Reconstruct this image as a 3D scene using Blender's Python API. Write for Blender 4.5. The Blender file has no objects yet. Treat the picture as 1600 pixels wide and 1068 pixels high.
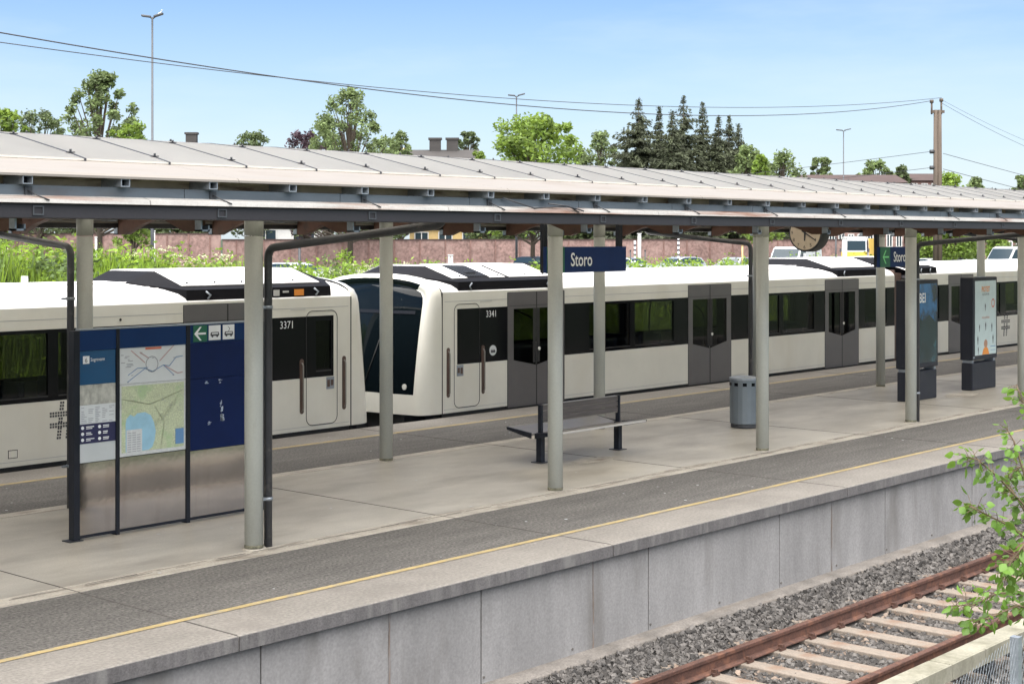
import bpy, bmesh, math, random
from mathutils import Vector, Matrix
random.seed(7)
C = bpy.context.scene
col = C.collection
R = math.radians

# ---------------- camera, world, sun, exposure ----------------
F, HV, EYE = 2390.0, 373.0, 3.3
YAW = math.atan2(2115, F)            # angle from the platform direction (+X) to the view axis
cs, sn = math.cos(YAW), math.sin(YAW)
cam_d = bpy.data.cameras.new('camera'); cam = bpy.data.objects.new('camera', cam_d); col.objects.link(cam)
cam.location = (0, 0, EYE); cam.rotation_euler = (R(90), 0, YAW - R(90))
cam_d.sensor_width = 36; cam_d.lens = 36*F/1600; cam_d.shift_y = -(534-HV)/1600
cam_d.clip_start = .1; cam_d.clip_end = 6000
C.camera = cam
SUN_EL, SUN_AZ = 68, 215             # azimuth: direction towards the sun, degrees from +X
w = bpy.data.worlds.new('World'); C.world = w; w.use_nodes = True
nt = w.node_tree; nt.nodes.clear(); N = nt.nodes.new; L = nt.links.new
wo = N('ShaderNodeOutputWorld'); bg = N('ShaderNodeBackground'); bg.inputs[1].default_value = .05
sky = N('ShaderNodeTexSky'); sky.sky_type = 'NISHITA'; sky.sun_disc = False
sky.sun_elevation = R(SUN_EL); sky.sun_rotation = R(90-SUN_AZ); sky.air_density = 1.0; sky.dust_density = .6; sky.ozone_density = 1.6
tc = N('ShaderNodeTexCoord'); mp = N('ShaderNodeMapping'); mp.inputs['Scale'].default_value = (1, 1, 5)
ns = N('ShaderNodeTexNoise'); ns.inputs['Scale'].default_value = 2.2; ns.inputs['Detail'].default_value = 7; ns.inputs['Roughness'].default_value = .55
rp = N('ShaderNodeValToRGB'); rp.color_ramp.elements[0].position = .40; rp.color_ramp.elements[1].position = .78
rp.color_ramp.elements[1].color = (.7, .7, .7, 1)
mx = N('ShaderNodeMix'); mx.data_type = 'RGBA'; mx.inputs[7].default_value = (5.4, 6.0, 6.6, 1)
hs = N('ShaderNodeHueSaturation'); hs.inputs['Saturation'].default_value = 1.15
tn = N('ShaderNodeVectorMath'); tn.operation = 'MULTIPLY'; tn.inputs[1].default_value = (.77, .83, .97)
L(tc.outputs['Generated'], mp.inputs[0]); L(mp.outputs[0], ns.inputs[0]); L(ns.outputs[0], rp.inputs[0])
L(sky.outputs[0], hs.inputs['Color']); L(hs.outputs[0], tn.inputs[0]); L(tn.outputs[0], mx.inputs[6]); L(rp.outputs[0], mx.inputs[0]); 
sx_ = N('ShaderNodeSeparateXYZ'); L(tc.outputs['Generated'], sx_.inputs[0])
hr = N('ShaderNodeMapRange'); hr.inputs[1].default_value = .0; hr.inputs[2].default_value = .17; hr.inputs[3].default_value = .62; hr.inputs[4].default_value = 0; L(sx_.outputs[2], hr.inputs[0])
m2 = N('ShaderNodeMix'); m2.data_type = 'RGBA'; m2.inputs[7].default_value = (4.9, 5.6, 6.2, 1); L(hr.outputs[0], m2.inputs[0]); L(mx.outputs[2], m2.inputs[6]); L(m2.outputs[2], bg.inputs[0]); L(bg.outputs[0], wo.inputs[0])
sl = bpy.data.lights.new('sun', 'SUN'); sl.energy = 4.0; sl.angle = R(112); sl.color = (1, .95, .87)
so = bpy.data.objects.new('sun', sl); col.objects.link(so)
dv = Vector((math.cos(R(SUN_AZ))*math.cos(R(SUN_EL)), math.sin(R(SUN_AZ))*math.cos(R(SUN_EL)), math.sin(R(SUN_EL))))
so.rotation_euler = dv.to_track_quat('Z', 'Y').to_euler()
vs = C.view_settings; vs.view_transform = 'Standard'; vs.look = 'None'; vs.gamma = 1; vs.exposure = 1.82
C.cycles.max_bounces = 6; C.cycles.transparent_max_bounces = 16

def at(u, v, dep):                   # a point seen at pixel (u, v) of the 1600 px photograph, dep metres deep
    r = (u-800)/F
    return Vector((dep*(cs+sn*r), dep*(sn-cs*r), EYE-dep*(v-HV)/F))
def azdir(): return Vector((sn, -cs, 0))   # the photograph's rightward direction on the ground

# ---------------- materials ----------------
MATS = {}
def mat(name, base, rough=.6, metal=0, var=.12, scale=4, stretch=(1, 1, 1), bump=0, bscale=60, spec=.5, island=0, trans=0, tcol=None, coat=0,
        stain=None, sscale=1, sstretch=(1, 1, 1), slo=.55, shi=.7, fine=0, fscale=120):
    m = bpy.data.materials.new(name); m.use_nodes = True; t = m.node_tree; n = t.nodes; l = t.links
    b = n['Principled BSDF']; out = n['Material Output']
    b.inputs['Roughness'].default_value = rough; b.inputs['Metallic'].default_value = metal
    b.inputs['Specular IOR Level'].default_value = spec
    if coat: b.inputs['Coat Weight'].default_value = coat; b.inputs['Coat Roughness'].default_value = .15
    tcn = n.new('ShaderNodeTexCoord')
    def noise(sc, st, det=5):
        mpn = n.new('ShaderNodeMapping'); mpn.inputs['Scale'].default_value = st
        nn = n.new('ShaderNodeTexNoise'); nn.inputs['Scale'].default_value = sc; nn.inputs['Detail'].default_value = det; nn.inputs['Roughness'].default_value = .6
        l.new(tcn.outputs['Object'], mpn.inputs[0]); l.new(mpn.outputs[0], nn.inputs[0]); return nn.outputs[0]
    def val(colr, fac, lo, hi, a, bb):
        mr = n.new('ShaderNodeMapRange'); mr.inputs[1].default_value = lo; mr.inputs[2].default_value = hi
        mr.inputs[3].default_value = a; mr.inputs[4].default_value = bb; l.new(fac, mr.inputs[0])
        vm = n.new('ShaderNodeVectorMath'); vm.operation = 'SCALE'
        if isinstance(colr, tuple): vm.inputs[0].default_value = colr
        else: l.new(colr, vm.inputs[0])
        l.new(mr.outputs[0], vm.inputs['Scale']); return vm.outputs[0]
    c = tuple(base)
    if var: c = val(c, noise(scale, stretch), .3, .7, 1-var, 1+var)
    if fine: c = val(c, noise(fscale, (1, 1, 1), 2), .3, .7, 1-fine, 1+fine)
    if island:
        g = n.new('ShaderNodeNewGeometry'); c = val(c, g.outputs['Random Per Island'], 0, 1, 1-island, 1+island)
    if stain:
        mr = n.new('ShaderNodeMapRange'); mr.inputs[1].default_value = slo; mr.inputs[2].default_value = shi
        l.new(noise(sscale, sstretch, 6), mr.inputs[0])
        mm = n.new('ShaderNodeMix'); mm.data_type = 'RGBA'; l.new(mr.outputs[0], mm.inputs[0])
        if isinstance(c, tuple): mm.inputs[6].default_value = (*c, 1)
        else: l.new(c, mm.inputs[6])
        mm.inputs[7].default_value = (*stain, 1); c = mm.outputs[2]
    if isinstance(c, tuple): b.inputs['Base Color'].default_value = (*c, 1)
    else: l.new(c, b.inputs['Base Color'])
    if bump:
        bn = n.new('ShaderNodeBump'); bn.inputs['Strength'].default_value = bump; bn.inputs['Distance'].default_value = .02
        l.new(noise(bscale, (1, 1, 1), 4), bn.inputs['Height']); l.new(bn.outputs[0], b.inputs['Normal'])
    if trans:
        tr = n.new('ShaderNodeBsdfTranslucent'); ms = n.new('ShaderNodeMixShader'); ms.inputs[0].default_value = trans
        if tcol: tr.inputs[0].default_value = (*tcol, 1)
        elif isinstance(c, tuple): tr.inputs[0].default_value = (*c, 1)
        else:
            hsn = n.new('ShaderNodeHueSaturation'); hsn.inputs['Hue'].default_value = .48; hsn.inputs['Value'].default_value = 1.6
            l.new(c, hsn.inputs['Color']); l.new(hsn.outputs[0], tr.inputs[0])
        l.new(b.outputs[0], ms.inputs[1]); l.new(tr.outputs[0], ms.inputs[2]); l.new(ms.outputs[0], out.inputs[0])
    MATS[name] = m; return m
def glass(name, tint, gl=.12, rough=.02):
    m = bpy.data.materials.new(name); m.use_nodes = True; t = m.node_tree; n = t.nodes; l = t.links; n.clear()
    o = n.new('ShaderNodeOutputMaterial'); ms = n.new('ShaderNodeMixShader'); tr = n.new('ShaderNodeBsdfTransparent'); g = n.new('ShaderNodeBsdfGlossy')
    tr.inputs[0].default_value = (*tint, 1); g.inputs['Roughness'].default_value = rough
    fr = n.new('ShaderNodeFresnel'); gm = n.new('ShaderNodeNewGeometry'); mr = n.new('ShaderNodeMapRange'); mr.inputs[3].default_value = 1.3; mr.inputs[4].default_value = 1/1.3
    l.new(gm.outputs['Backfacing'], mr.inputs[0]); l.new(mr.outputs[0], fr.inputs[0])   # a pane reflects alike from both sides
    l.new(fr.outputs[0], ms.inputs[0]); l.new(tr.outputs[0], ms.inputs[1]); l.new(g.outputs[0], ms.inputs[2]); l.new(ms.outputs[0], o.inputs[0])
    MATS[name] = m; return m

mat('concrete', (.38, .355, .305), .42, var=.18, scale=.8, stretch=(.8, 1.3, 1), fine=.10, fscale=50, stain=(.27, .245, .205), sscale=1.1, sstretch=(.55, 1.3, 1), slo=.47, shi=.70, bump=.12, bscale=25)
mat('kerb_concrete', (.38, .35, .30), .7, var=.22, scale=2.5, fine=.15, fscale=40, stain=(.17, .14, .11), sscale=2.2, sstretch=(.7, 3, 1), slo=.53, shi=.72, bump=.2)
mat('asphalt', (.105, .099, .091), .85, var=.22, scale=1.6, stretch=(.45, 2.6, 1), fine=.55, fscale=32, stain=(.19, .18, .165), sscale=14, sstretch=(1, 1.2, 1), slo=.6, shi=.72, bump=.6, bscale=45)
mat('edge_paving', (.20, .185, .165), .75, var=.14, scale=1.2, fine=.22, fscale=30, stain=(.16, .145, .13), sscale=1.1, slo=.55, shi=.72, bump=.3, bscale=40)
mat('shaded_edge_face', (.085, .08, .08), .85, var=.2, scale=5, stretch=(1.6, 1, .25), stain=(.13, .125, .12), sscale=5, sstretch=(1.5, 1, .3), slo=.52, shi=.68, fine=.2, fscale=60, bump=.3)  # lip face darker than the slab top: its shade is put into the colour
mat('yellow_line', (.36, .275, .125), .7, var=.2, scale=4, stain=(.27, .24, .18), sscale=7, slo=.48, shi=.66, fine=.15, fscale=60)
mat('joint', (.09, .083, .075), .9, var=.3, scale=6)
mat('wall_concrete', (.190, .185, .182), .8, var=.2, scale=1.4, stretch=(1.6, 1, .4), fine=.12, fscale=35, stain=(.115, .108, .10), sscale=1.7, sstretch=(1.5, 1, .3), slo=.54, shi=.80, bump=.18, bscale=18)
mat('rust_stain', (.13, .10, .08), .9, var=.3, scale=6, stretch=(4, 1, .5), stain=(.17, .165, .165), sscale=5, sstretch=(8, 1, .8), slo=.45, shi=.6)
mat('footing', (.15, .135, .12), .9, var=.3, scale=3, fine=.2, fscale=40, stain=(.13, .11, .09), sscale=3, sstretch=(.6, 3, 1), bump=.5, bscale=20)
mat('track_bed', (.045, .04, .036), .95, var=.4, scale=3, fine=.4, fscale=30, bump=.8, bscale=20)
mat('stone', (.078, .072, .067), .85, var=0, island=.75, fine=.25, fscale=60)
mat('stone_rusty', (.15, .115, .09), .85, var=0, island=.6, fine=.25, fscale=60)
mat('rust', (.068, .030, .02), .75, var=.35, scale=5, fine=.3, fscale=50, bump=.3, stain=(.16, .07, .04), sscale=6, slo=.5, shi=.75)
mat('sleeper', (.20, .168, .138), .85, var=.2, scale=5, fine=.15, fscale=50, stain=(.15, .08, .045), sscale=2.5, slo=.5, shi=.72, bump=.3)
mat('cover', (.21, .20, .155), .7, var=.25, scale=3, stain=(.11, .105, .07), sscale=3, sstretch=(1, 1, .6), slo=.5, shi=.72, fine=.12, fscale=40)
mat('grass', (.022, .04, .009), .9, var=.5, scale=1.2, fine=.6, fscale=9, stain=(.01, .018, .005), sscale=2.5, slo=.45, shi=.6)
mat('lot', (.12, .118, .115), .9, var=.2, scale=.2, fine=.2, fscale=10)
mat('weeds', (.15, .24, .03), .7, var=.45, scale=.7, island=.6, trans=.45)
mat('weeds_flower', (.55, .55, .35), .8, var=.2, island=.3, trans=.3)
mat('column_paint', (.36, .37, .335), .5, var=.08, scale=2, stretch=(1, 1, .4), stain=(.28, .27, .22), sscale=2.5, sstretch=(2, 2, .4), slo=.6, shi=.85, fine=.04, fscale=40)
mat('grime', (.12, .115, .08), .9, var=.5, scale=14, fine=.4, fscale=60)
mat('pipe_paint', (.045, .047, .052), .45, var=.25, scale=4, stretch=(1, 1, .5), stain=(.16, .15, .14), sscale=5, slo=.6, shi=.8)
mat('beam_paint', (.022, .020, .023), .5, var=.2, scale=2, stretch=(.3, 1, 2), stain=(.06, .052, .05), sscale=3, sstretch=(.3, 1, 1), slo=.58, shi=.8, fine=.1, fscale=40)
mat('galvanised', (.30, .33, .36), .45, metal=.6, var=.2, scale=4, stretch=(.3, 1, 1), fine=.08, fscale=50)
mat('gutter_grey', (.10, .12, .14), .5, metal=.3, var=.25, scale=3, stretch=(.3, 1, 1.5), stain=(.09, .09, .095), sscale=2, sstretch=(.4, 1, 1))
mat('gutter_lip', (.34, .33, .31), .6, var=.12, scale=3, stain=(.17, .07, .035), sscale=1.2, sstretch=(.35, 1, 9), slo=.50, shi=.66, fine=.1, fscale=60)
mat('roof_sheet', (.35, .36, .37), .6, spec=.2, trans=.7, tcol=(.92, .89, .83), var=.06, scale=.8, stretch=(1, .4, 1), stain=(.29, .30, .31), sscale=1.0, sstretch=(1.2, .5, 1), slo=.5, shi=.75)
mat('roof_edge', (.215, .196, .176), .6, spec=.25, var=.06, scale=2, stretch=(.4, 1, 1), stain=(.175, .152, .13), sscale=2, sstretch=(.4, 1, 1), slo=.5, shi=.75)
mat('soffit', (.55, .46, .34), .7, var=.2, scale=3, stain=(.16, .10, .06), sscale=2.2, sstretch=(.8, 1, 6), slo=.46, shi=.66)
mat('rafter', (.11, .052, .032), .75, var=.3, scale=3, stain=(.08, .045, .03), sscale=3)
mat('dark_metal', (.03, .032, .036), .45, var=.15, scale=4)
mat('train_cream', (.735, .72, .645), .28, var=.05, scale=1.2, coat=.35, stain=(.66, .63, .54), sscale=.9, sstretch=(1, 1, .4), slo=.5, shi=.8)
mat('train_roof', (.80, .79, .78), .6, spec=.2, var=.04, scale=1.5, stain=(.72, .71, .70), sscale=1.2, sstretch=(.6, 1, 1), slo=.6, shi=.85)
mat('train_door', (.115, .108, .108), .35, var=.06, scale=3, coat=.15)
mat('train_seam', (.02, .02, .02), .7, var=0)
mat('train_black', (.006, .006, .008), .12, var=0, spec=.18)
mat('train_under', (.02, .02, .022), .8, var=.3)
mat('roof_black', (.010, .010, .012), .7, var=.1, spec=.1)
mat('windscreen', (.004, .007, .009), .05, var=.0, spec=.2)
mat('interior', (.07, .07, .075), .7, var=.1)
mat('seat_blue', (.03, .045, .09), .8, var=.2)
mat('handle_brown', (.10, .06, .045), .5, var=.2)
mat('steel_bright', (.5, .48, .45), .4, metal=.3, var=.05)
mat('steel', (.24, .22, .195), .36, metal=.35, var=.06, scale=3)
mat('brushed', (.10, .088, .082), .5, metal=.2, var=.25, scale=8, stretch=(.3, 1, 6))
mat('mirror_steel', (.50, .46, .43), .10, metal=1, var=.12, scale=1.2, stain=(.42, .36, .33), sscale=3, sstretch=(2, 1, .3), slo=.55, shi=.85, bump=.12, bscale=1.3)
mat('board_frame', (.012, .014, .02), .45, var=.1, spec=.25)
mat('blue_header', (.005, .028, .105), .45, var=.08, scale=2, spec=.2)
mat('blue_dark', (.002, .011, .066), .45, var=.12, scale=2, spec=.2)
mat('blue_poster', (.005, .065, .17), .3, var=.06, scale=3, coat=.3)
mat('navy_sign', (.008, .025, .10), .5, spec=.2, var=.06, scale=3)
mat('green_sign', (.01, .11, .055), .4, var=.05)
mat('green_arrow', (.25, .72, .30), .5, var=0)
mat('sign_white', (.75, .77, .78), .5, var=.03)
mat('paper', (.62, .65, .66), .4, var=.05, scale=4, coat=.2)
mat('paper_grey', (.47, .50, .51), .4, var=.05, scale=3, coat=.2)
mat('bank_shrub', (.10, .15, .05), .7, var=.4, scale=1.5, island=.6, trans=.3)
mat('paper_photo', (.42, .42, .38), .4, var=.35, scale=14, stretch=(1, 1, .7), coat=.2)
mat('navy_ink', (.02, .02, .07), .4, var=0)
mat('ink', (.05, .05, .06), .6, var=0)
mat('ink_grey', (.30, .31, .34), .6, var=0)
mat('line_blue', (.12, .25, .45), .6, var=0)
mat('line_red', (.55, .16, .10), .6, var=0)
mat('line_pink', (.50, .34, .33), .6, var=0)
mat('map_white', (.58, .60, .6), .5, var=.1, scale=30)
mat('scuff', (.45, .52, .62), .6, var=.3, scale=30)
mat('map_land', (.50, .55, .37), .4, var=.10, scale=5, fine=.22, fscale=55, stain=(.40, .52, .30), sscale=4, slo=.5, shi=.6, coat=.2)
mat('map_water', (.30, .52, .66), .4, var=.08, scale=9, coat=.2)
mat('ad_frame', (.020, .022, .030), .45, var=.08, spec=.3)
mat('ad_blue', (.03, .14, .34), .2, var=.25, scale=3, stain=(.015, .02, .04), sscale=2.4, slo=.45, shi=.62, coat=.4)
mat('ad_dark', (.012, .025, .04), .2, var=.5, scale=4, stain=(.05, .16, .20), sscale=3, slo=.55, shi=.8, coat=.4)
mat('ad_white', (.55, .66, .66), .3, var=.06, scale=6, coat=.3)
mat('orange', (.75, .27, .04), .5, var=.05)
mat('skin_ink', (.42, .24, .16), .6, var=0)
mat('bin_grey', (.14, .165, .185), .4, metal=.3, var=.08, scale=3)
mat('clock_face', (.60, .50, .38), .5, var=.05)
mat('brick', (.20, .128, .112), .9, var=.15, scale=.5, fine=.35, fscale=3.5, stain=(.28, .195, .17), sscale=.6, slo=.5, shi=.7)
mat('brick_dark', (.17, .10, .085), .9, var=.2, scale=.5, fine=.2, fscale=4)
mat('yellow_render', (.50, .36, .16), .9, var=.1)
mat('tiles', (.042, .038, .036), .8, var=.15, scale=.6, stretch=(1, 1, 3))
mat('tiles_red', (.05, .03, .026), .85, var=.2, scale=.5)
mat('white_paint', (.50, .50, .48), .6, var=.05)
mat('mast', (.075, .08, .088), .5, metal=.4, var=.1)
mat('pole_wood', (.085, .065, .05), .9, var=.25, scale=2, stretch=(3, 3, .3))
mat('wire', (.05, .05, .055), .6, var=0)
mat('bark', (.07, .055, .04), .9, var=.3, scale=3, stretch=(2, 2, .4), bump=.5)
mat('tyre', (.02, .02, .02), .8, var=0)
mat('car_white', (.50, .51, .52), .25, var=0, coat=.5)
mat('car_silver', (.42, .44, .46), .25, metal=.4, var=0, coat=.5)
mat('car_black', (.02, .02, .025), .2, var=0, coat=.5)
mat('car_red', (.25, .02, .02), .25, var=0, coat=.5)
mat('car_blue', (.05, .09, .2), .25, var=0, coat=.5)
mat('truck_yellow', (.65, .42, .06), .4, var=.05)
mat('car_glass', (.02, .035, .045), .08, var=0, spec=.4)
mat('pale_lamp', (.7, .7, .65), .2, var=0)
mat('leaf_mid', (.12, .165, .06), .7, var=.3, scale=.5, island=.5, trans=.25)
mat('leaf_dark', (.075, .105, .038), .7, var=.3, scale=.5, island=.5, trans=.2)
mat('leaf_bright', (.14, .215, .035), .65, var=.3, scale=.5, island=.45, trans=.35)
mat('leaf_spruce', (.050, .060, .030), .8, var=.3, scale=.6, island=.5, trans=.1)
mat('leaf_purple', (.055, .03, .04), .7, var=.3, island=.4, trans=.15)
mat('leaf_near', (.105, .20, .03), .45, var=.35, scale=3, island=.35, trans=.45)
mat('twig', (.12, .085, .05), .8, var=.2, scale=10)
glass('train_glass', (.55, .55, .54)); glass('door_glass', (.34, .35, .34)); glass('glass_clear', (.8, .85, .85))

# ---------------- mesh helper ----------------
class MB:
    def __init__(s): s.v = []; s.f = []; s.sm = []
    def add(s, vs_, fs, smooth=False):
        o = len(s.v); s.v += [tuple(p) for p in vs_]; s.f += [tuple(i+o for i in f) for f in fs]; s.sm += [smooth]*len(fs); return s
    def box(s, x0, x1, y0, y1, z0, z1):
        if x0 > x1: x0, x1 = x1, x0
        if y0 > y1: y0, y1 = y1, y0
        return s.add([(x0,y0,z0),(x1,y0,z0),(x1,y1,z0),(x0,y1,z0),(x0,y0,z1),(x1,y0,z1),(x1,y1,z1),(x0,y1,z1)],
                     [(0,3,2,1),(4,5,6,7),(0,1,5,4),(1,2,6,5),(2,3,7,6),(3,0,4,7)])
    def obox(s, c, ax, ay, az):      # oriented box: centre and three half-vectors
        c, ax, ay, az = map(Vector, (c, ax, ay, az))
        p = [c+sx*ax+sy*ay+sz*az for sz in (-1,1) for sx, sy in ((-1,-1),(1,-1),(1,1),(-1,1))]
        return s.add(p, [(0,3,2,1),(4,5,6,7),(0,1,5,4),(1,2,6,5),(2,3,7,6),(3,0,4,7)])
    def prism(s, poly, axis, a, b, smooth=False):   # poly in the other two axes, extruded on axis from a to b
        def P(p, t):
            return {'x': (t, p[0], p[1]), 'y': (p[0], t, p[1]), 'z': (p[0], p[1], t)}[axis]
        n = len(poly); o = [P(p, a) for p in poly]+[P(p, b) for p in poly]
        s.add(o, [tuple(range(n))[::-1], tuple(range(n, 2*n))])
        k = len(s.v)-2*n
        for i in range(n): s.f.append((k+i, k+(i+1) % n, k+n+(i+1) % n, k+n+i)); s.sm.append(smooth)
        return s
    def tube(s, pts, r, n=10, r2=None, cap=True):
        pts = [Vector(p) for p in pts]; m = len(pts); rings = []; up = Vector((0,0,1)); prev = None
        for i, p in enumerate(pts):
            d = (pts[min(i+1, m-1)]-pts[max(i-1, 0)]).normalized()
            a = prev - d*prev.dot(d) if prev else d.cross(up if abs(d.z) < .95 else Vector((1,0,0)))
            a.normalize(); prev = a; b = d.cross(a)
            rr = r if r2 is None else r+(r2-r)*i/(m-1)
            rings.append([p+rr*(math.cos(2*math.pi*k/n)*a+math.sin(2*math.pi*k/n)*b) for k in range(n)])
        vv = [q for rg in rings for q in rg]; ff = []
        for i in range(m-1):
            for k in range(n): ff.append((i*n+k, i*n+(k+1) % n, (i+1)*n+(k+1) % n, (i+1)*n+k))
        s.add(vv, ff, True)
        if cap:
            o = len(s.v)-m*n; s.f.append(tuple(o+k for k in range(n))[::-1]); s.f.append(tuple(o+(m-1)*n+k for k in range(n))); s.sm += [False]*2
        return s
    def build(s, name, m, parent=None, loc=None, bevel=0):
        me = bpy.data.meshes.new(name); off = Vector(loc) if loc else Vector((0,0,0))
        me.from_pydata([Vector(p)-off for p in s.v] if loc else s.v, [], s.f)
        if len(s.f) < 1500:
            b_ = bmesh.new(); b_.from_mesh(me); bmesh.ops.recalc_face_normals(b_, faces=b_.faces); b_.to_mesh(me); b_.free()
        me.polygons.foreach_set('use_smooth', s.sm); me.materials.append(MATS[m] if isinstance(m, str) else m)
        o = bpy.data.objects.new(name, me); col.objects.link(o)
        if parent:
            o.parent = parent
            if loc is None: o.matrix_parent_inverse = parent_inv(parent)
        elif loc: o.location = loc
        if bevel:
            bm = o.modifiers.new('bevel', 'BEVEL'); bm.width = bevel; bm.segments = 2; bm.limit_method = 'ANGLE'
        return o
def world_mat(o):
    m = Matrix.LocRotScale(o.location, o.rotation_euler, o.scale)
    return world_mat(o.parent) @ o.matrix_parent_inverse @ m if o.parent else m
def parent_inv(p): return world_mat(p).inverted()
def tag(o, label, cat, group=None, kind=None):
    if label: o['label'] = label
    if cat: o['category'] = cat
    if group: o['group'] = group
    if kind: o['kind'] = kind
    return o
def struct(o): o['kind'] = 'structure'; return o
def empty(name, loc, label, cat, group=None):
    o = bpy.data.objects.new(name, None); col.objects.link(o); o.location = loc; o.empty_display_size = .3
    return tag(o, label, cat, group)
def copy_thing(root, loc, label=None, rotz=None, scale=None):
    r = root.copy(); col.objects.link(r); r.location = loc
    if rotz is not None: r.rotation_euler = (0, 0, rotz)
    if scale is not None: r.scale = scale
    if label: r['label'] = label
    for ch in list(root.children):
        c = ch.copy(); col.objects.link(c); c.parent = r; c.matrix_parent_inverse = ch.matrix_parent_inverse.copy()
        for g in list(ch.children):
            d = g.copy(); col.objects.link(d); d.parent = c; d.matrix_parent_inverse = g.matrix_parent_inverse.copy()
    return r
def text(s_, name, m, parent, x, y, z, h, squeeze=1.0, axis='-y', align='LEFT', depth=.004, bold=0):
    cu = bpy.data.curves.new('t', 'FONT'); cu.body = s_; cu.size = 1; cu.extrude = 0; cu.align_x = align; cu.resolution_u = 3; cu.offset = bold
    ob = bpy.data.objects.new('t', cu); col.objects.link(ob); bpy.context.view_layer.update()
    me = bpy.data.meshes.new_from_object(ob.evaluated_get(bpy.context.evaluated_depsgraph_get()))
    vs_ = [v.co.copy() for v in me.vertices]; fs = [tuple(p.vertices) for p in me.polygons]
    bpy.data.objects.remove(ob); bpy.data.curves.remove(cu); bpy.data.meshes.remove(me)
    k = h/.70
    if axis == '-y': P = [(x+v.x*k*squeeze, y, z+v.y*k) for v in vs_]
    else: P = [(x, y-v.x*k*squeeze, z+v.y*k) for v in vs_]
    b = MB(); b.add(P, fs); return b.build(name, m, parent)
def rrect(x0, x1, z0, z1, r, n=5):
    out = []
    for cx, cz, a0 in ((x1-r, z1-r, 0), (x0+r, z1-r, 90), (x0+r, z0+r, 180), (x1-r, z0+r, 270)):
        for i in range(n+1):
            a = R(a0+90*i/n); out.append((cx+r*math.cos(a), cz+r*math.sin(a)))
    return out

# ================= GROUND =================
def terr(x, y):
    def ss(a, b, t): t = max(0, min(1, (t-a)/(b-a))); return t*t*(3-2*t)
    z = -1.22
    crest = 2.35 - .9*ss(13, 30, x)
    z += ss(23.9, 28.5, y)*(crest+1.22); z -= ss(33, 55, y)*(crest-.4)
    if y < 5: z += ss(5, -6, y)*.8
    return z
mb = MB(); xs = [-3000, -600, -200, -100]+[-60+2.0*i for i in range(90)]+[140, 180, 240, 320, 500, 900, 3000]
ys = [-3000, -500, -100, -30]+[-10+1.0*i for i in range(75)]+[72, 85, 100, 130, 200, 400, 900, 3500]
for y in ys:
    for x in xs: mb.v.append((x, y, terr(x, y)))
nx = len(xs)
for j in range(len(ys)-1):
    for i in range(nx-1): mb.f.append((j*nx+i, j*nx+i+1, (j+1)*nx+i+1, (j+1)*nx+i)); mb.sm.append(True)
struct(mb.build('ground', 'grass'))
mb = MB(); mb.add([(-80,52,.43),(260,52,.43),(260,240,.43),(-80,240,.43)], [(0,1,2,3)]); struct(mb.build('parking_ground', 'lot'))
mb = MB(); mb.add([(-60,5.2,-1.21),(140,5.2,-1.21),(140,10.6,-1.21),(-60,10.6,-1.21)], [(0,1,2,3)]); struct(mb.build('track_bed', 'track_bed'))
mb = MB(); mb.add([(-60,19.6,-1.2),(140,19.6,-1.2),(140,24.3,-1.2),(-60,24.3,-1.2)], [(0,1,2,3)]); struct(mb.build('far_track_bed', 'track_bed'))

# ================= PLATFORM =================
X0, X1 = -30, 110
plat = empty('platform', (0, 15, 0), None, None); struct(plat)
MB().box(X0, X1, 10.32, 19.55, -1.3, -.16).build('platform_core', 'wall_concrete', plat)
MB().box(X0, X1, 10.95, 12.56, -.155, 0).build('asphalt_strip', 'asphalt', plat)
MB().box(X0, X1, 16.74, 18.62, -.155, 0).build('asphalt_strip', 'asphalt', plat)
MB().box(X0, X1, 12.565, 12.80, -.155, .003).build('kerb_strip', 'kerb_concrete', plat)
MB().box(X0, X1, 16.50, 16.735, -.155, .003).build('kerb_strip', 'kerb_concrete', plat)
MB().box(X0, X1, 12.82, 16.49, -.155, .001).build('concrete_slab', 'concrete', plat)
for y0, y1 in ((10.14, 10.94), (18.63, 19.66)):
    mb = MB(); x = 8.02-5.07*8
    while x < X1: mb.box(x+.006, x+5.064, y0, y1, -.12, .002); x += 5.07
    mb.build('edge_slab', 'edge_paving', plat, bevel=.008)
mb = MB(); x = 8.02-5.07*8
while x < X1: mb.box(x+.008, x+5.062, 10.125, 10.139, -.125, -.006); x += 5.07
mb.build('shaded_edge_face', 'shaded_edge_face', plat)
MB().box(X0, X1, 12.803, 12.817, -.12, -.004).build('channel', 'joint', plat)
MB().box(X0, X1, 12.50, 12.562, -.12, .0035).build('channel', 'kerb_concrete', plat)
mb = MB(); x = 8.02-5.07*7
while x < X1: mb.box(x-.007, x+.007, 10.16, 19.6, -.02, .0045); x += 5.07
mb.build('expansion_joint', 'joint', plat)
random.seed(3)
mb = MB()
for yy in (12.68, 12.72):            # worn, wavering crack between slab and kerb
    x = -10
    while x < 60:
        d = random.uniform(.25, .8); a = yy+random.uniform(-.02, .02); mb.add([(x,a,.0052),(x+d,a+random.uniform(-.015,.015),.0052),(x+d,a+.012,.0052),(x,a+.014,.0052)], [(0,1,2,3)]); x += d*random.uniform(1, 1.5)
mb.build('crack', 'joint', plat)
for y0, y1 in ((10.865, 10.945), (18.66, 18.76)):
    mb = MB(); mb.add([(X0,y0,.0075),(X1,y0,.0075),(X1,y1,.0075),(X0,y1,.0075)], [(0,1,2,3)]); mb.build('yellow_line', 'yellow_line', plat)
mb = MB(); mb.add([(17.9+.5*math.cos(a)*random.uniform(.8,1.1), 14.2+.22*math.sin(a)*random.uniform(.7,1.1), .0055) for a in [R(20*i) for i in range(18)]], [tuple(range(18))]); mb.build('damp_patch', 'kerb_concrete', plat)
mb = MB()                            # trodden gum spots and litter flecks
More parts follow.
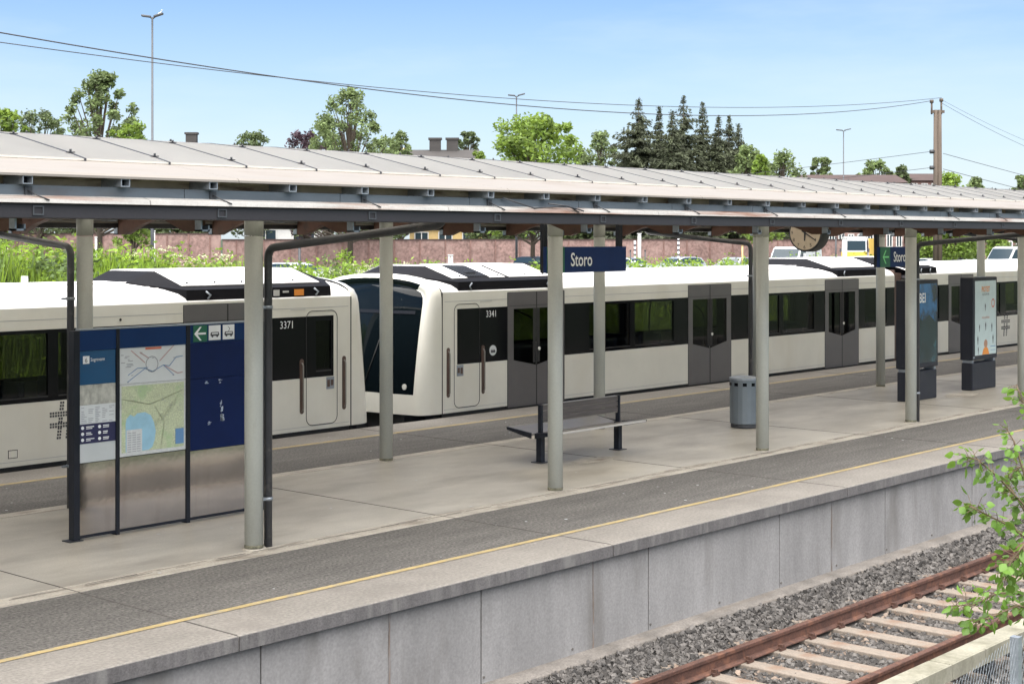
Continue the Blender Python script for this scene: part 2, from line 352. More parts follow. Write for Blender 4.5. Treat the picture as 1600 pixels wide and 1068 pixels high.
for i in range(260):
    x = random.uniform(6, 45); y = random.uniform(11, 19.4); r = random.uniform(.008, .022); mb.add([(x+r*math.cos(R(60*k)), y+r*math.sin(R(60*k)), .0068) for k in range(6)], [tuple(range(6))])
o = mb.build('gum_spot', 'paper_grey', plat); o['kind'] = 'stuff'
# cast front wall in panels with open joints
wall = empty('retaining_wall', (20, 10.25, -1.2), 'pale grey cast concrete retaining wall under the front platform edge', 'wall')
MB().box(X0, X1, 10.27, 10.31, -1.2, -.13).build('joint_backing', 'joint', wall)
js = [-30]; x = 13.88-2.77*12
while x < X1: js.append(x); x += 2.77
mb = MB()
for i, (a, b) in enumerate(zip(js, js[1:])):
    d = random.uniform(-.003, .003)
    mb.box(a+.009, b-.009, 10.235+d, 10.28, -1.2, -.125)
mb.build('cast_panel', 'wall_concrete', wall, bevel=.005)
for x in (9.85, 12.88, 17.94, 23.6, 26.4, 31.9):
    MB().box(x-.012, x+.012, 10.231, 10.2325, -1.19, -.14).build('rust_streak', 'rust_stain', wall)
for i, a in enumerate([5+1.385*k+.6 for k in range(25)]): MB().tube([(a, 10.225, -1.03), (a, 10.245, -1.03)], .014, 8).build('tie_hole', 'joint', wall)
mb = MB(); n = 180; xs2 = [X0+(X1-X0)*i/n for i in range(n+1)]
for i, x in enumerate(xs2):
    w1 = random.uniform(-.02, .02); mb.v += [(x,10.236,-1.09),(x,10.08+w1,-1.10),(x,10.02+w1,-1.12),(x,9.98+w1,-1.25)]
for i in range(n):
    for k in range(3): mb.f.append((i*4+k, i*4+k+1, i*4+5+k, i*4+4+k)); mb.sm.append(False)
mb.build('footing', 'footing', wall)

# ================= TRACK =================
def rail(name, y, label):
    prof = [(-.065,0),(.065,0),(.062,.012),(.012,.03),(.009,.115),(.034,.125),(.036,.158),(.03,.165),(-.03,.165),(-.036,.158),(-.034,.125),(-.009,.115),(-.012,.03),(-.062,.012)]
    mb = MB(); mb.prism([(y+a, -1.165+b) for a, b in prof], 'x', -30, 110); o = mb.build(name, 'rust'); return tag(o, label, 'rail', 'rusty running rails')
rail('rail', 8.92, 'rusty running rail of the empty front track, nearer the platform wall')
rail('rail', 7.36, 'rusty running rail of the empty front track, beside the pale third rail cover')
rail('rail', 20.6, 'rusty running rail under the train, nearer the platform'); rail('rail', 22.1, 'rusty running rail under the train, on the embankment side')
root = empty('sleeper', (0, 8.1, -1.2), 'pale concrete sleeper', 'sleeper', 'sleepers of the empty front track')
MB().box(-.11, .11, 6.75, 9.45, -1.32, -1.168).build('body', 'sleeper', root, bevel=.012)
for y in (7.36, 8.92):
    for s in (-1, 1):
        MB().box(-.055, .055, y+s*.075-.02, y+s*.075+.045*s, -1.166, -1.135).box(-.02, .02, y+s*.06, y+s*.12, -1.134, -1.105).build('rail_clip', 'rust', root)
ORD = ['first','second','third','fourth','fifth','sixth','seventh','eighth','ninth','tenth','eleventh','twelfth','thirteenth','fourteenth','fifteenth','sixteenth','seventeenth','eighteenth','nineteenth']
ORD += [t+o for t in ('twenty ', 'thirty ') for o in ['first','second','third','fourth','fifth','sixth','seventh','eighth','ninth']]; ORD.insert(19, 'twentieth'); ORD.insert(29, 'thirtieth')
for i in range(22):
    X = 12.47+.642*i; k = i+1
    lab = 'pale rust stained concrete sleeper, %s from the left along the front track' % ORD[k-1]
    if i == 0: root.location = (X, 8.1, -1.2); root['label'] = lab
    else: copy_thing(root, (X, 8.1, -1.2), lab)
tr = empty('third_rail', (14, 6.82, -1.2), 'cream wooden cover board over the third rail beside the front track', 'third rail')
mb = MB(); x = 2
while x < 60: mb.box(x, x+2.98, 6.68, 6.90, -.87, -.84); x += 3
mb.build('cover_board', 'cover', tr, bevel=.006)
mb = MB(); x = 2
while x < 60:
    for q in range(4): mb.box(x+.752*q, x+.752*q+.735, 6.655, 6.678, -.99, -.842)
    x += 3
mb.build('side_board', 'cover', tr)
MB().box(-10, 80, 6.78, 6.84, -1.03, -.93).build('conductor', 'track_bed', tr)
for i in range(14): MB().box(9.2+1.926*i, 9.32+1.926*i, 6.72, 6.9, -1.2, -.875).build('bracket', 'dark_metal', tr)

def stones(name, m, n, area, zf, rad, seed):
    rnd = random.Random(seed); mb = MB()
    base = [Vector(p).normalized() for p in ((1,1,1),(1,-1,-1),(-1,1,-1),(-1,-1,1),(1,0,-.2),(-1,.1,.2),(0,1,.1),(.1,-1,0))]
    fs = [(0,4,6),(0,6,3),(4,1,6),(6,2,3),(6,1,2),(3,2,5),(0,3,7),(0,7,4),(4,7,1),(7,2,1),(7,5,2),(3,5,7)]
    x0, x1, y0, y1 = area
    for i in range(n):
        t = rnd.random()**1.6; x = x0+(x1-x0)*t; y = rnd.uniform(y0, y1); q = rad*rnd.uniform(.6, 1.35)*(1+.5*t)
        rot = Matrix.Rotation(rnd.uniform(0, 6.3), 3, 'Z') @ Matrix.Rotation(rnd.uniform(0, 6.3), 3, 'X')
        z = zf(x, y)+rnd.uniform(-.4, .5)*q
        if abs(y-8.92) < .08 or abs(y-7.36) < .08: continue
        sx, sy, sz = rnd.uniform(.7, 1.3), rnd.uniform(.7, 1.2), rnd.uniform(.5, 1)
        mb.add([rot @ Vector((b.x*q*sx, b.y*q*sy, b.z*q*sz))+Vector((x, y, z)) for b in base], fs)
    return tag(mb.build(name, m), None, None, kind='stuff')
o = stones('ballast', 'stone', 36000, (7, 42, 8.98, 10.03), lambda x, y: -1.19-.01+.05*max(0, min(1, (y-9.2)/.6)), .030, 1); o['label'] = 'dark grey crushed stone ballast between the rail and the wall'
o = stones('ballast', 'stone', 34000, (7, 42, 7.42, 8.86), lambda x, y: -1.222, .029, 2); o['label'] = 'grey crushed stone ballast between the rails'
o = stones('ballast', 'stone_rusty', 4500, (7, 42, 8.3, 9.1), lambda x, y: -1.216, .028, 4); o['label'] = 'rust brown ballast stones beside the rail'
o = stones('ballast', 'stone', 11000, (9, 30, 5.3, 7.3), lambda x, y: -1.205, .036, 3); o['label'] = 'grey ballast outside the third rail'

# chain link fence at the lower right
fn = empty('wire_fence', (11.7, 5.05, -1.2), 'grey chain link fence with a galvanised post beside the third rail', 'fence')
for x in (9.0, 11.66, 14.3): MB().box(x-.035, x+.035, 4.98, 5.05, -1.25, .17).build('post', 'galvanised', fn)
mb = MB(); st = .055
for k in range(-30, 130):
    for sgn in (1, -1):
        pts = []
        for j in range(0, 25):
            x = 8.5+k*st*1.0 + sgn*j*st/1.0*.5; z = -1.15+j*st
            if 8.95 < x < 16: pts.append((x, 5.0+.004*(j % 2), z - .12*math.sin((x-9)/2.65*math.pi)**2*(j/24)))
        if len(pts) > 2: mb.tube(pts, .0018, 3, cap=False)
mb.build('wire_mesh', 'galvanised', fn)

# ================= CANOPY =================
Pn = .845; XA, XB = -6, 62
can = empty('platform_canopy', (26, 14.65, 0), 'long low platform canopy on round grey columns with pale sheet roof', 'canopy')
def profile(o):
    return [(10.12, 3.785), (10.15, 3.805), (10.45, 3.845), (11.08, 3.965), (11.3, 4.02), (12.18, 4.213), (12.7, 4.275), (13.5, 4.32), (14.65, 4.34)]
pf = profile(0)
def mir(p): return (29.3-p[0], p[1])
def sheet(pts, x0, x1, th, mb):
    n = len(pts)
    for x in (x0, x1):
        for y, z in pts: mb.v.append((x, y, z))
        for y, z in pts: mb.v.append((x, y, z-th))
    o = len(mb.v)-4*n; A, B, Cc, D = o, o+n, o+2*n, o+3*n
    for i in range(n-1):
        mb.f += [(A+i, Cc+i, Cc+i+1, A+i+1), (B+i, B+i+1, D+i+1, D+i)]; mb.sm += [False]*2
    mb.f += [(A, B, D, Cc), (A+n-1, Cc+n-1, D+n-1, B+n-1)]; mb.sm += [False]*2
    for i in range(n-1): mb.f += [(A+i, A+i+1, B+i+1, B+i), (Cc+i, D+i, D+i+1, Cc+i+1)]; mb.sm += [False]*2
seam0 = 8.62/10.8*11.1               # a seam at X = 8.86
sx0 = seam0 - Pn*17
for flip in (0, 1):
    mb = MB(); q = pf[3:]; q = [mir(p) for p in q] if flip else q
    for k in range(80): sheet(q, sx0+Pn*k+.012, sx0+Pn*(k+1)-.012, .015, mb)
    mb.build('roof_sheet', 'roof_sheet', can)
    mb = MB(); q = pf[:4]; q = [mir(p) for p in q] if flip else q
    q = [(y, z-.002) for y, z in q[:-1]]+[(q[-1][0]+(.04 if not flip else -.04), q[-1][1]-.014)]
    for k in range(20): sheet(q, sx0+Pn*4*k+.003, sx0+Pn*4*(k+1)-.003, .018, mb)
    mb.build('roof_edge', 'roof_edge', can)
mb = MB(); q = [(y, z+.004) for y, z in pf[3:]]
for k in range(80):
    x = sx0+Pn*k
    sheet(q, x-.0115, x+.0115, .04, mb); sheet([mir(p) for p in q], x-.0115, x+.0115, .04, mb)
mb.build('seam_bar', 'dark_metal', can)
mb = MB(); nf = MB()
for k in range(80):
    x = sx0+Pn*k
    for y, z in ((11.30, 4.02), (12.20, 4.216), (13.4, 4.318)):
        mb.box(x-.034, x+.034, y-.016, y+.016, z+.004, z+.012); mb.tube([(x, y, z+.012), (x, y, z+.034)], .010, 6)
o = mb.build('roof_clamp', 'dark_metal', can); o['kind'] = 'stuff'
# gutters, edge beams
for f in (0, 1):
    def yy(v): return 29.3-v if f else v
    def bx(a, b, z0, z1): m_ = MB(); m_.box(XA, XB, yy(a), yy(b), z0, z1); return m_
    mb = MB(); x = XA
    while x < XB: mb.box(x+.004, x+3*Pn*.667*1.0-.004, yy(10.20), yy(10.28), 3.60, 3.70); x += 2*Pn
    mb.build('gutter', 'gutter_grey', can)
    mb = MB(); x = XA-.4
    while x < XB: mb.prism([(yy(10.19), 3.625), (yy(10.10), 3.60), (yy(10.09), 3.566), (yy(10.26), 3.566), (yy(10.26), 3.625)], 'x', x+.004, x+4*Pn-.004); x += 4*Pn
    mb.build('gutter_lip', 'gutter_lip', can)
    bx(10.13, 10.30, 3.452, 3.562).build('edge_beam', 'beam_paint', can, bevel=.006)
    bx(12.72, 12.98, 3.60, 3.86).build('column_beam', 'beam_paint', can)
    bx(14.4, 14.65, 3.95, 4.2).build('ridge_beam', 'beam_paint', can)
    bx(10.40, 10.42, 3.702, 3.80).build('soffit_board', 'soffit', can); bx(10.302, 10.34, 3.525, 3.555).build('inner_lip', 'roof_edge', can)
mb = MB(); mb2 = MB(); mb3 = MB(); mb4 = MB(); mb5 = MB()
bx0 = 5.98*1.015-Pn*13
for k in range(80):
    x = bx0+Pn*k
    for f in (0, 1):
        def yy(v): return 29.3-v if f else v
        # open box section rafter end
        for (a, b, c_, d) in ((x-.042, x-.034, 3.703, 3.768), (x+.034, x+.042, 3.703, 3.768), (x-.034, x+.034, 3.703, 3.711), (x-.034, x+.034, 3.76, 3.768)):
            mb.box(a, b, yy(10.13), yy(10.6), c_, d)
        mb2.box(x-.033, x+.033, yy(10.2), yy(10.4), 3.712, 3.759)
        pl = [(yy(10.3), 3.70), (yy(12.2), 4.12), (yy(14.2), 4.23), (yy(14.2), 4.15), (yy(12.2), 4.04), (yy(10.4), 3.64)]
        mb3.prism(pl, 'x', x-.03, x+.03)
o = mb.build('rafter_end', 'galvanised', can); o['kind'] = 'stuff'
mb2.build('rafter_plug', 'train_black', can)['kind'] = 'stuff'; mb3.build('purlin_rafter', 'beam_paint', can)['kind'] = 'stuff'
lx0 = 9.48-2*Pn*9
for k in range(40):
    x = lx0+2*Pn*k; m_ = MB()
    for f in (0, 1):
        def yy(v): return 29.3-v if f else v
        # wing shaped rafter, deep towards the column row
        m_.prism([(yy(10.345), 3.36), (yy(10.345), 3.60), (yy(12.2), 3.98), (yy(14.64), 4.1), (yy(14.64), 3.98), (yy(12.6), 3.86), (yy(11.5), 3.64), (yy(10.9), 3.50), (yy(10.5), 3.36)], 'x', x-.05, x+.05)
        br = MB(); br.box(x-.06, x-.045, yy(10.26), yy(10.34), 3.36, 3.46); br.box(x-.06, x+.03, yy(10.26), yy(10.34), 3.36, 3.375); br.box(x+.015, x+.03, yy(10.26), yy(10.34), 3.36, 3.41)
        br.build('bracket', 'galvanised', can)
    m_.build('rafter', 'rafter', can)
x = 8.36/10.8*10.13-2*Pn*9
for k in range(40):
    mb = MB()
    for a, b, c_, d in ((-.045, .045, 3.535, 3.545), (-.045, .045, 3.475, 3.485), (-.045, -.035, 3.485, 3.535), (.035, .045, 3.485, 3.535)): mb.box(x+a, x+b, 10.118, 10.132, c_, d)
    mb.build('cable_plate', 'mast', can); x += 2*Pn
mb = MB()   # loose cables dangling in the gutter
mb.tube([(11.35, 10.17, 3.71), (11.55, 10.12, 3.655), (11.75, 10.1, 3.61), (12.1, 10.1, 3.63), (12.3, 10.1, 3.64), (12.45, 10.08, 3.575)], .008, 5)
mb.tube([(12.0, 10.12, 3.66), (12.25, 10.09, 3.64), (12.5, 10.06, 3.59)], .008, 5); mb.build('cable', 'dark_metal', can)
for k in range(30):
    mb = MB(); x = 6.1+Pn*2*k*1.0; mb.tube([(x, 10.19, 3.66), (x+.05, 10.12, 3.62), (x+.12, 10.08, 3.585)], .006, 5); mb.box(x-.02, x+.04, 10.185, 10.199, 3.62, 3.69)
    mb.build('gutter_strap', 'dark_metal', can)
FX = [.3, 5.35, 10.39, 15.40, 20.43, 25.38, 30.25, 35.3, 40.4, 45.5]; BX = [.4, 5.55, 10.65, 15.79, 20.9, 25.98, 31.03, 36.2, 41.4, 46.5, 51.6]
for X, Y in [(x, 12.87) for x in FX]+[(x, 16.47) for x in BX]:
    m_ = MB(); m_.tube([(X, Y, -.05), (X, Y, 3.33)], .099, 28); o = m_.build('column', 'column_paint', can)
    MB().tube([(X, Y, 3.335), (X, Y, 3.62)], .102, 28).build('cap', 'column_paint', o)
    MB().tube([(X, Y, -.02), (X, Y, .012)], .125, 20).build('base', 'kerb_concrete', o)
    MB().tube([(X, Y, .0), (X, Y, .05)], .1005, 28).build('grime_ring', 'grime', o)
def bend(pts, r=.12, n=5):
    pts = [Vector(p) for p in pts]; out = [pts[0]]
    for a, b, c in zip(pts, pts[1:], pts[2:]):
        d1 = (a-b).normalized(); d2 = (c-b).normalized()
        for i in range(n+1):
            t = i/n; out.append((b+d1*r*(1-t))*(1-t)+(b+d2*r*t)*t if False else (1-t)**2*(b+d1*r)+2*t*(1-t)*b+t*t*(b+d2*r))
    out.append(pts[-1]); return out
for X, s, Y, lean in ((10.56, -1, 12.84, 0), (25.56, -1, 12.84, 0), (10.47, 1, 16.50, 0), (25.76, 1, 16.5, 0), (40.6, 1, 16.5, 0)):
    ye = 10.22 if s < 0 else 19.08
    m_ = MB(); m_.tube(bend([(X, Y, -.02), (X, Y, 3.2), (X, ye, 3.44), (X, ye, 3.56)]), .044, 14); p = m_.build('downpipe', 'pipe_paint', can)
    for z in (.5, 2.55): MB().tube([(X, Y, z), (X, Y, z+.035)], .052, 14).box(X-.12, X+.05, Y-.02, Y+.02, z+.005, z+.03).build('pipe_clamp', 'galvanised', p)

# ================= HANGING SIGNS, CLOCK =================
def sign(x0, x1, label, z0=2.79, z1=3.18):
    r_ = empty('station_sign', ((x0+x1)/2, 14.65, z0), label, 'sign', 'hanging station name signs')
    MB().box(x0+.01, x1, 14.615, 14.685, z0, z1).build('panel', 'navy_sign', r_, bevel=.006)
    for x in (x0+.03, x1-.09): MB().box(x, x+.09, 14.69, 14.76, z0, 4.0).build('hanger', 'board_frame', r_)
    MB().box(x0+.012, x0+.42, 14.608, 14.613, z0+.003, z1-.003).build('green_field', 'green_sign', r_)
    cx, cz = x0+.235, (z0+z1)/2; m_ = MB()
    m_.obox((cx, 14.604, cz), (.12, 0, 0), (0, .002, 0), (0, 0, .016))
    for s in (-1, 1): m_.obox((cx-.065, 14.602, cz+s*.062), (.055, 0, -.0), (0, .002, 0), (.0, 0, .0)) if False else m_.add([(cx-.13,14.603,cz),(cx-.02,14.603,cz+s*.135),(cx+.02,14.603,cz+s*.135),(cx-.085,14.603,cz)], [(0,1,2,3)])
    m_.build('arrow', 'green_arrow' if x0 > 20 else 'sign_white', r_)
    text('Storo', 'lettering', 'sign_white', r_, x0+.56, 14.606, cz-.095, .20, .80, bold=.012)
    return r_
sign(17.28, 19.23, 'dark blue hanging name sign reading Storo above the bench'); sign(27.5, 29.2, 'dark blue hanging name sign reading Storo with a green arrow field, right of the clock', 2.735, 3.14)
ck = empty('platform_clock', (24.8, 14.65, 3.4), 'round double sided platform clock with black rim hanging from the canopy', 'clock')
m_ = MB(); m_.tube([(24.72, 14.65, 3.41), (25.0, 14.65, 3.41)], .35, 40); m_.build('housing', 'dark_metal', ck, bevel=.01)
m_ = MB(); m_.tube([(24.712, 14.65, 3.41), (24.718, 14.65, 3.41)], .315, 40); m_.build('dial', 'clock_face', ck)
m_ = MB()
for k in range(1, 13):
    a = R(90-30*k); cy, cz = 14.65-.262*math.cos(a), 3.41+.262*math.sin(a)
    text(str(k), 'numeral', 'ink', ck, 24.708, cy+.035*(1 if k < 10 else 1.6), cz-.03, .065, 1, axis='-x', align='LEFT')
def hand(deg, l, w_, x, back=.06):
    a = R(90-deg); d = Vector((0, -math.cos(a), math.sin(a))); p = Vector((0, d.z, -d.y)); c = Vector((x, 14.65, 3.41))
    m_ = MB(); m_.add([c-d*back-p*w_, c-d*back+p*w_, c+d*l+p*w_*.6, c+d*l-p*w_*.6], [(0,1,2,3)]); m_.build('hand', 'ink', ck)
hand(122, .27, .014, 24.704, .08); hand(183, .15, .022, 24.706)
MB().tube([(24.86, 14.65, 3.76), (24.86, 14.65, 4.1)], .03, 8).build('hanger', 'dark_metal', ck)

# ================= INFORMATION BOARD =================
ib = empty('information_board', (10.5, 14.65, 0), 'free standing information board with blue panels, city map and metro map', 'information board')
Yb = 14.65; YF = Yb-.03
for x, w_ in ((9.31, .075), (9.85, .045), (10.80, .055), (11.93, .07)):
    MB().box(x, x+w_, Yb-.045, Yb+.06, 0, 2.295).build('post', 'board_frame', ib, bevel=.004)
MB().box(9.25, 9.42, Yb-.06, Yb+.1, 0, .012).build('foot', 'dark_metal', ib)
MB().box(9.386, 11.93, Yb-.035, Yb+.03, .025, .055).build('bottom_rail', 'board_frame', ib)
MB().box(9.386, 11.93, Yb-.04, Yb+.05, 2.296, 2.312).build('top_rail', 'galvanised', ib)
MB().box(9.386, 11.93, Yb-.005, Yb+.03, .056, 2.295).build('back_panel', 'board_frame', ib)
for a, b, z1 in ((9.388, 9.848, .845), (9.897, 10.798, .855), (10.858, 11.928, .83)): 
    MB().box(a, b, YF, YF+.022, .058, z1-.004).build('steel_panel', 'mirror_steel', ib)
MB().box(9.388, 10.798, YF-.006, YF+.02, 2.075, 2.294).build('header_panel', 'blue_header', ib)
def panel(name, a, b, z0, z1, m, d=0): return MB().box(a, b, YF-d, YF+.02, z0, z1).build(name, m, ib)
ps = panel('route_poster', 9.39, 9.846, 1.70, 2.07, 'blue_poster')
MB().box(9.43, 9.51, YF-.004, YF-.001, 1.93, 2.015).build('number_box', 'sign_white', ps)
text('6', 'number', 'ink', ps, 9.450, YF-.006, 1.945, .05); text('Sognsvann', 'route_name', 'sign_white', ps, 9.525, YF-.003, 1.955, .038, .8)
panel('photo_poster', 9.39, 9.846, 1.478, 1.697, 'paper_photo'); tt = panel('timetable', 9.39, 9.846, 1.27, 1.476, 'paper')
m_ = MB()
for r_ in range(9):
    for c_ in range(5):
        if random.random() < .8: m_.box(9.41+c_*.088, 9.41+c_*.088+random.uniform(.03, .07), YF-.003, YF-.001, 1.285+r_*.02, 1.291+r_*.02)
m_.build('timetable_print', 'ink_grey', tt)
sy = panel('symbol_panel', 9.39, 9.846, 1.055, 1.268, 'navy_ink'); m_ = MB()
for c_ in range(2):
    for r_ in range(3):
        x = 9.425+c_*.215; z = 1.085+r_*.066; m_.tube([(x, YF-.004, z+.012), (x, YF-.001, z+.012)], .019, 10)
        m_.box(x+.045, x+random.uniform(.10, .15), YF-.003, YF-.001, z+.015, z+.025); m_.box(x+.045, x+random.uniform(.09, .13), YF-.003, YF-.001, z-.003, z+.006)
m_.build('symbol', 'sign_white', sy)
panel('blank_panel', 9.39, 9.846, .848, 1.053, 'paper_grey')
mm = panel('metro_map', 9.90, 10.796, 1.672, 2.092, 'paper')
def strokes(par, name, m, segs, wd):
    m_ = MB()
    for a, b in segs:
        a = Vector((a[0], 0, a[1])); b = Vector((b[0], 0, b[1])); d = (b-a); q = Vector((-d.z, 0, d.x)).normalized()*wd/2
        m_.add([(p.x, YF-.003, p.z) for p in (a-q, b-q, b+q, a+q)], [(0,1,2,3)])
    return m_.build(name, m, par)
cx, cz = 10.33, 1.875
ring = [(cx+.082*math.cos(R(a)), cz+.09*math.sin(R(a))) for a in range(0, 361, 30)]
strokes(mm, 'ring_line', 'ink_grey', list(zip(ring, ring[1:])), .009)
def mpx(u, v): return (9.90+(u-358)/(790-358)*.896, 2.092-(v-210)/(468-210)*.42)
strokes(mm, 'map_line', 'line_blue', [(mpx(405,458), mpx(520,370)), (mpx(520,370), mpx(570,395)), (mpx(570,395), mpx(640,355)), (mpx(640,355), mpx(680,365)), (mpx(680,365), mpx(725,305)), (mpx(725,305), mpx(770,300)), (mpx(640,355), mpx(710,430)), (mpx(410,410), mpx(470,365)), (mpx(470,365), mpx(540,365))], .008)
strokes(mm, 'map_line', 'line_pink', [(mpx(430,240), mpx(520,330)), (mpx(485,255), mpx(545,300)), (mpx(715,215), mpx(615,325)), (mpx(650,360), mpx(735,420)), (mpx(735,420), mpx(770,415))], .012)
strokes(mm, 'map_title', 'line_red', [(mpx(522,232), mpx(628,232))], .026)
random.seed(5)
strokes(mm, 'map_print', 'ink_grey', [((lambda a: (a, (a[0]+random.uniform(.02, .09), a[1])))((9.915+random.uniform(0, .1), 1.86+.017*i))) for i in range(9)]+[(mpx(u, v), mpx(u+14, v)) for u, v in ((565,300),(430,412),(700,432),(404,458),(705,308),(490,258),(700,218))], .007)
cm = panel('city_map', 9.90, 10.796, .86, 1.668, 'map_white', 0)
MB().box(9.925, 10.77, YF-.003, YF-.0005, .90, 1.645).build('map_field', 'map_land', cm)
def cpx(u, v): return (9.90+(u-358)/(795-358)*.896, 1.668-(v-468)/(950-468)*.808)
wpoly = [cpx(*p) for p in ((395,735),(400,700),(425,672),(450,690),(470,668),(520,665),(560,690),(580,740),(592,800),(585,860),(570,905),(545,925),(395,935))]
mb = MB(); n = len(wpoly); mb.add([(x, YF-.005, max(z, .905)) for x, z in wpoly], [tuple(range(n))]); mb.build('map_water', 'map_water', cm)
mb = MB(); a = cpx(400, 775); b = cpx(500, 930); mb.box(a[0], b[0], YF-.010, YF-.007, b[1], a[1]); mb.build('map_index', 'map_white', cm)
mb = MB()
for i in range(26): mb.box(a[0]+.012+.062*(i % 3), a[0]+.06+.062*(i % 3), YF-.013, YF-.011, b[1]+.012+.026*(i//3), b[1]+.02+.026*(i//3))
for i in range(90):
    x = random.uniform(9.94, 10.75); z = random.uniform(.95, 1.63)
    if x < 10.33 and z < 1.3: continue
    l_ = random.uniform(.004, .022); mb.box(x, x+l_, YF-.0055, YF-.0035, z, z+.005)
mb.build('map_print', 'ink_grey', cm)
strokes(cm, 'map_road', 'line_pink', [((lambda p, q: (p, q))((10.2+.06*i, 1.0+.05*i), (10.28+.055*i, 1.16+.045*i))) for i in range(8)]+[((9.95, 1.5), (10.3, 1.42)), ((10.3, 1.42), (10.75, 1.55)), ((10.45, .92), (10.5, 1.2)), ((10.5, 1.2), (10.35, 1.42))], .006)
a = cpx(724, 800); b = cpx(780, 905); MB().box(a[0], b[0], YF-.008, YF-.004, b[1], a[1]).build('map_inset', 'line_blue', cm)
hp = panel('header_panel', 10.86, 11.926, 2.085, 2.294, 'blue_header', .004)
MB().box(10.90, 11.10, YF-.009, YF-.0045, 2.095, 2.285).build('green_field', 'green_sign', hp)
m_ = MB(); cx, cz = 10.995, 2.19; m_.box(cx-.06, cx+.085, YF-.012, YF-.0095, cz-.011, cz+.011)
for s in (-1, 1): m_.add([(cx-.085,YF-.0125,cz),(cx-.005,YF-.0125,cz+s*.08),(cx+.022,YF-.0125,cz+s*.08),(cx-.045,YF-.0125,cz)], [(0,1,2,3)])
m_.build('arrow', 'sign_white', hp)
for i, x in enumerate((11.125, 11.33)):
    ic = MB().box(x, x+.17, YF-.009, YF-.0045, 2.105, 2.28).build('symbol_panel', 'sign_white', hp); m_ = MB()
    m_.add([(p[0], YF-.011, p[1]) for p in ((x+.025, 2.155),(x+.145, 2.155),(x+.15, 2.175),(x+.14, 2.20),(x+.03, 2.20),(x+.02, 2.175))], [tuple(range(6))])
    for c_ in (.05, .12): m_.tube([(x+c_, YF-.012, 2.152), (x+c_, YF-.0095, 2.152)], .014, 10)
    if i: 
        for a, b, c_, d in ((.08, 2.2, .10, 2.235), (.10, 2.235, .07, 2.26)):
            m_.add([(x+a-.004,YF-.011,b),(x+a+.004,YF-.011,b),(x+c_+.004,YF-.011,d),(x+c_-.004,YF-.011,d)], [(0,1,2,3)])
    m_.build('pictogram', 'ink', ic)
    MB().box(x+.04, x+.13, YF-.014, YF-.0125, 2.175, 2.19).build('pictogram_window', 'sign_white', ic)
panel('blue_panel', 10.86, 11.926, 1.665, 2.081, 'blue_dark'); bp = panel('blue_panel', 10.86, 11.926, .832, 1.661, 'blue_dark')
m_ = MB(); random.seed(11)
for x, z, w_, h_ in ((11.30, 1.33, .012, .06), (11.31, 1.26, .02, .05), (11.305, 1.20, .035, .04), (11.31, 1.15, .06, .035), (11.08, 1.60, .05, .012), (11.28, 1.61, .06, .016), (11.12, 1.13, .05, .006)):
    for k in range(6): 
        a = x+random.uniform(-.01, .01); b = z+random.uniform(-.02, .02); m_.box(a, a+w_*random.uniform(.3, 1), YF-.003, YF-.001, b, b+h_*random.uniform(.2, .9))
m_.build('scuff', 'scuff', bp)

# ================= BENCH =================
be = empty('platform_bench', (18.1, 14.65, 0), 'two sided steel platform bench with dark blue legs and central backrest', 'bench')
for x in (17.19, 19.06):
    lg = MB().box(x-.045, x+.045, 14.60, 14.70, .01, .44).box(x-.022, x+.022, 14.615, 14.685, .441, .855).build('leg', 'board_frame', be, bevel=.006); MB().box(x-.1, x+.1, 14.55, 14.75, 0, .012).build('foot_plate', 'dark_metal', lg)
for s in (-1, 1):
    pl = [(14.65+s*.04, .435), (14.65+s*.46, .50), (14.65+s*.50, .495), (14.65+s*.50, .475), (14.65+s*.45, .475), (14.65+s*.04, .415)]
    MB().prism(pl, 'x', 17.04, 19.10).build('seat', 'steel', be)
    MB().box(17.04, 19.10, 14.65+s*.502, 14.65+s*.515, .472, .502).build('seat_edge', 'steel_bright', be)
    for a, b in ((17.005, 17.038), (19.102, 19.13)): MB().prism([(14.65+s*.042, .37), (14.65+s*.5, .465), (14.65+s*.51, .505), (14.65+s*.042, .45)], 'x', a, b).build('end_plate', 'board_frame', be)
m_ = MB()
for z0, z1 in ((.60, .675), (.683, .757), (.765, .84)): m_.box(17.215, 19.035, 14.63, 14.67, z0, z1)
m_.build('backrest', 'brushed', be, bevel=.006)
MB().box(17.24, 19.01, 14.62, 14.68, .842, .852).box(17.24, 19.01, 14.62, 14.68, .588, .598).build('backrest_edge', 'steel', be)

# ================= LITTER BIN =================
bn = empty('litter_bin', (22.77, 14.72, 0), 'grey cylindrical steel litter bin with pale lid behind a column', 'litter bin')
cx, cy = 22.77, 14.72
def ring_pts(r, z, n=10): return [(cx+r*math.cos(2*math.pi*(k+.5)/n), cy+r*math.sin(2*math.pi*(k+.5)/n), z) for k in range(n)]
def drum(m_, r, z0, z1, r2=None, n=20):
    r2 = r2 or r; v = ring_pts(r, z0, n)+ring_pts(r2, z1, n); m_.add(v, [(k, (k+1) % n, n+(k+1) % n, n+k) for k in range(n)]+[tuple(range(n))[::-1], tuple(range(n, 2*n))]); return m_
drum(MB(), .235, .012, .07).build('plinth', 'dark_metal', bn); drum(MB(), .25, .075, .84).build('body', 'bin_grey', bn, bevel=.01)
drum(drum(MB(), .256, .843, .875), .25, .876, .895, .16).build('lid', 'galvanised', bn)
m_ = MB()
for k in range(10):
    a = 2*math.pi*k/10; m_.obox((cx+.25*math.cos(a), cy+.25*math.sin(a), .765), (.004*math.cos(a), .004*math.sin(a), 0), (-.035*math.sin(a), .035*math.cos(a), 0), (0, 0, .028))
m_.build('opening', 'train_black', bn)

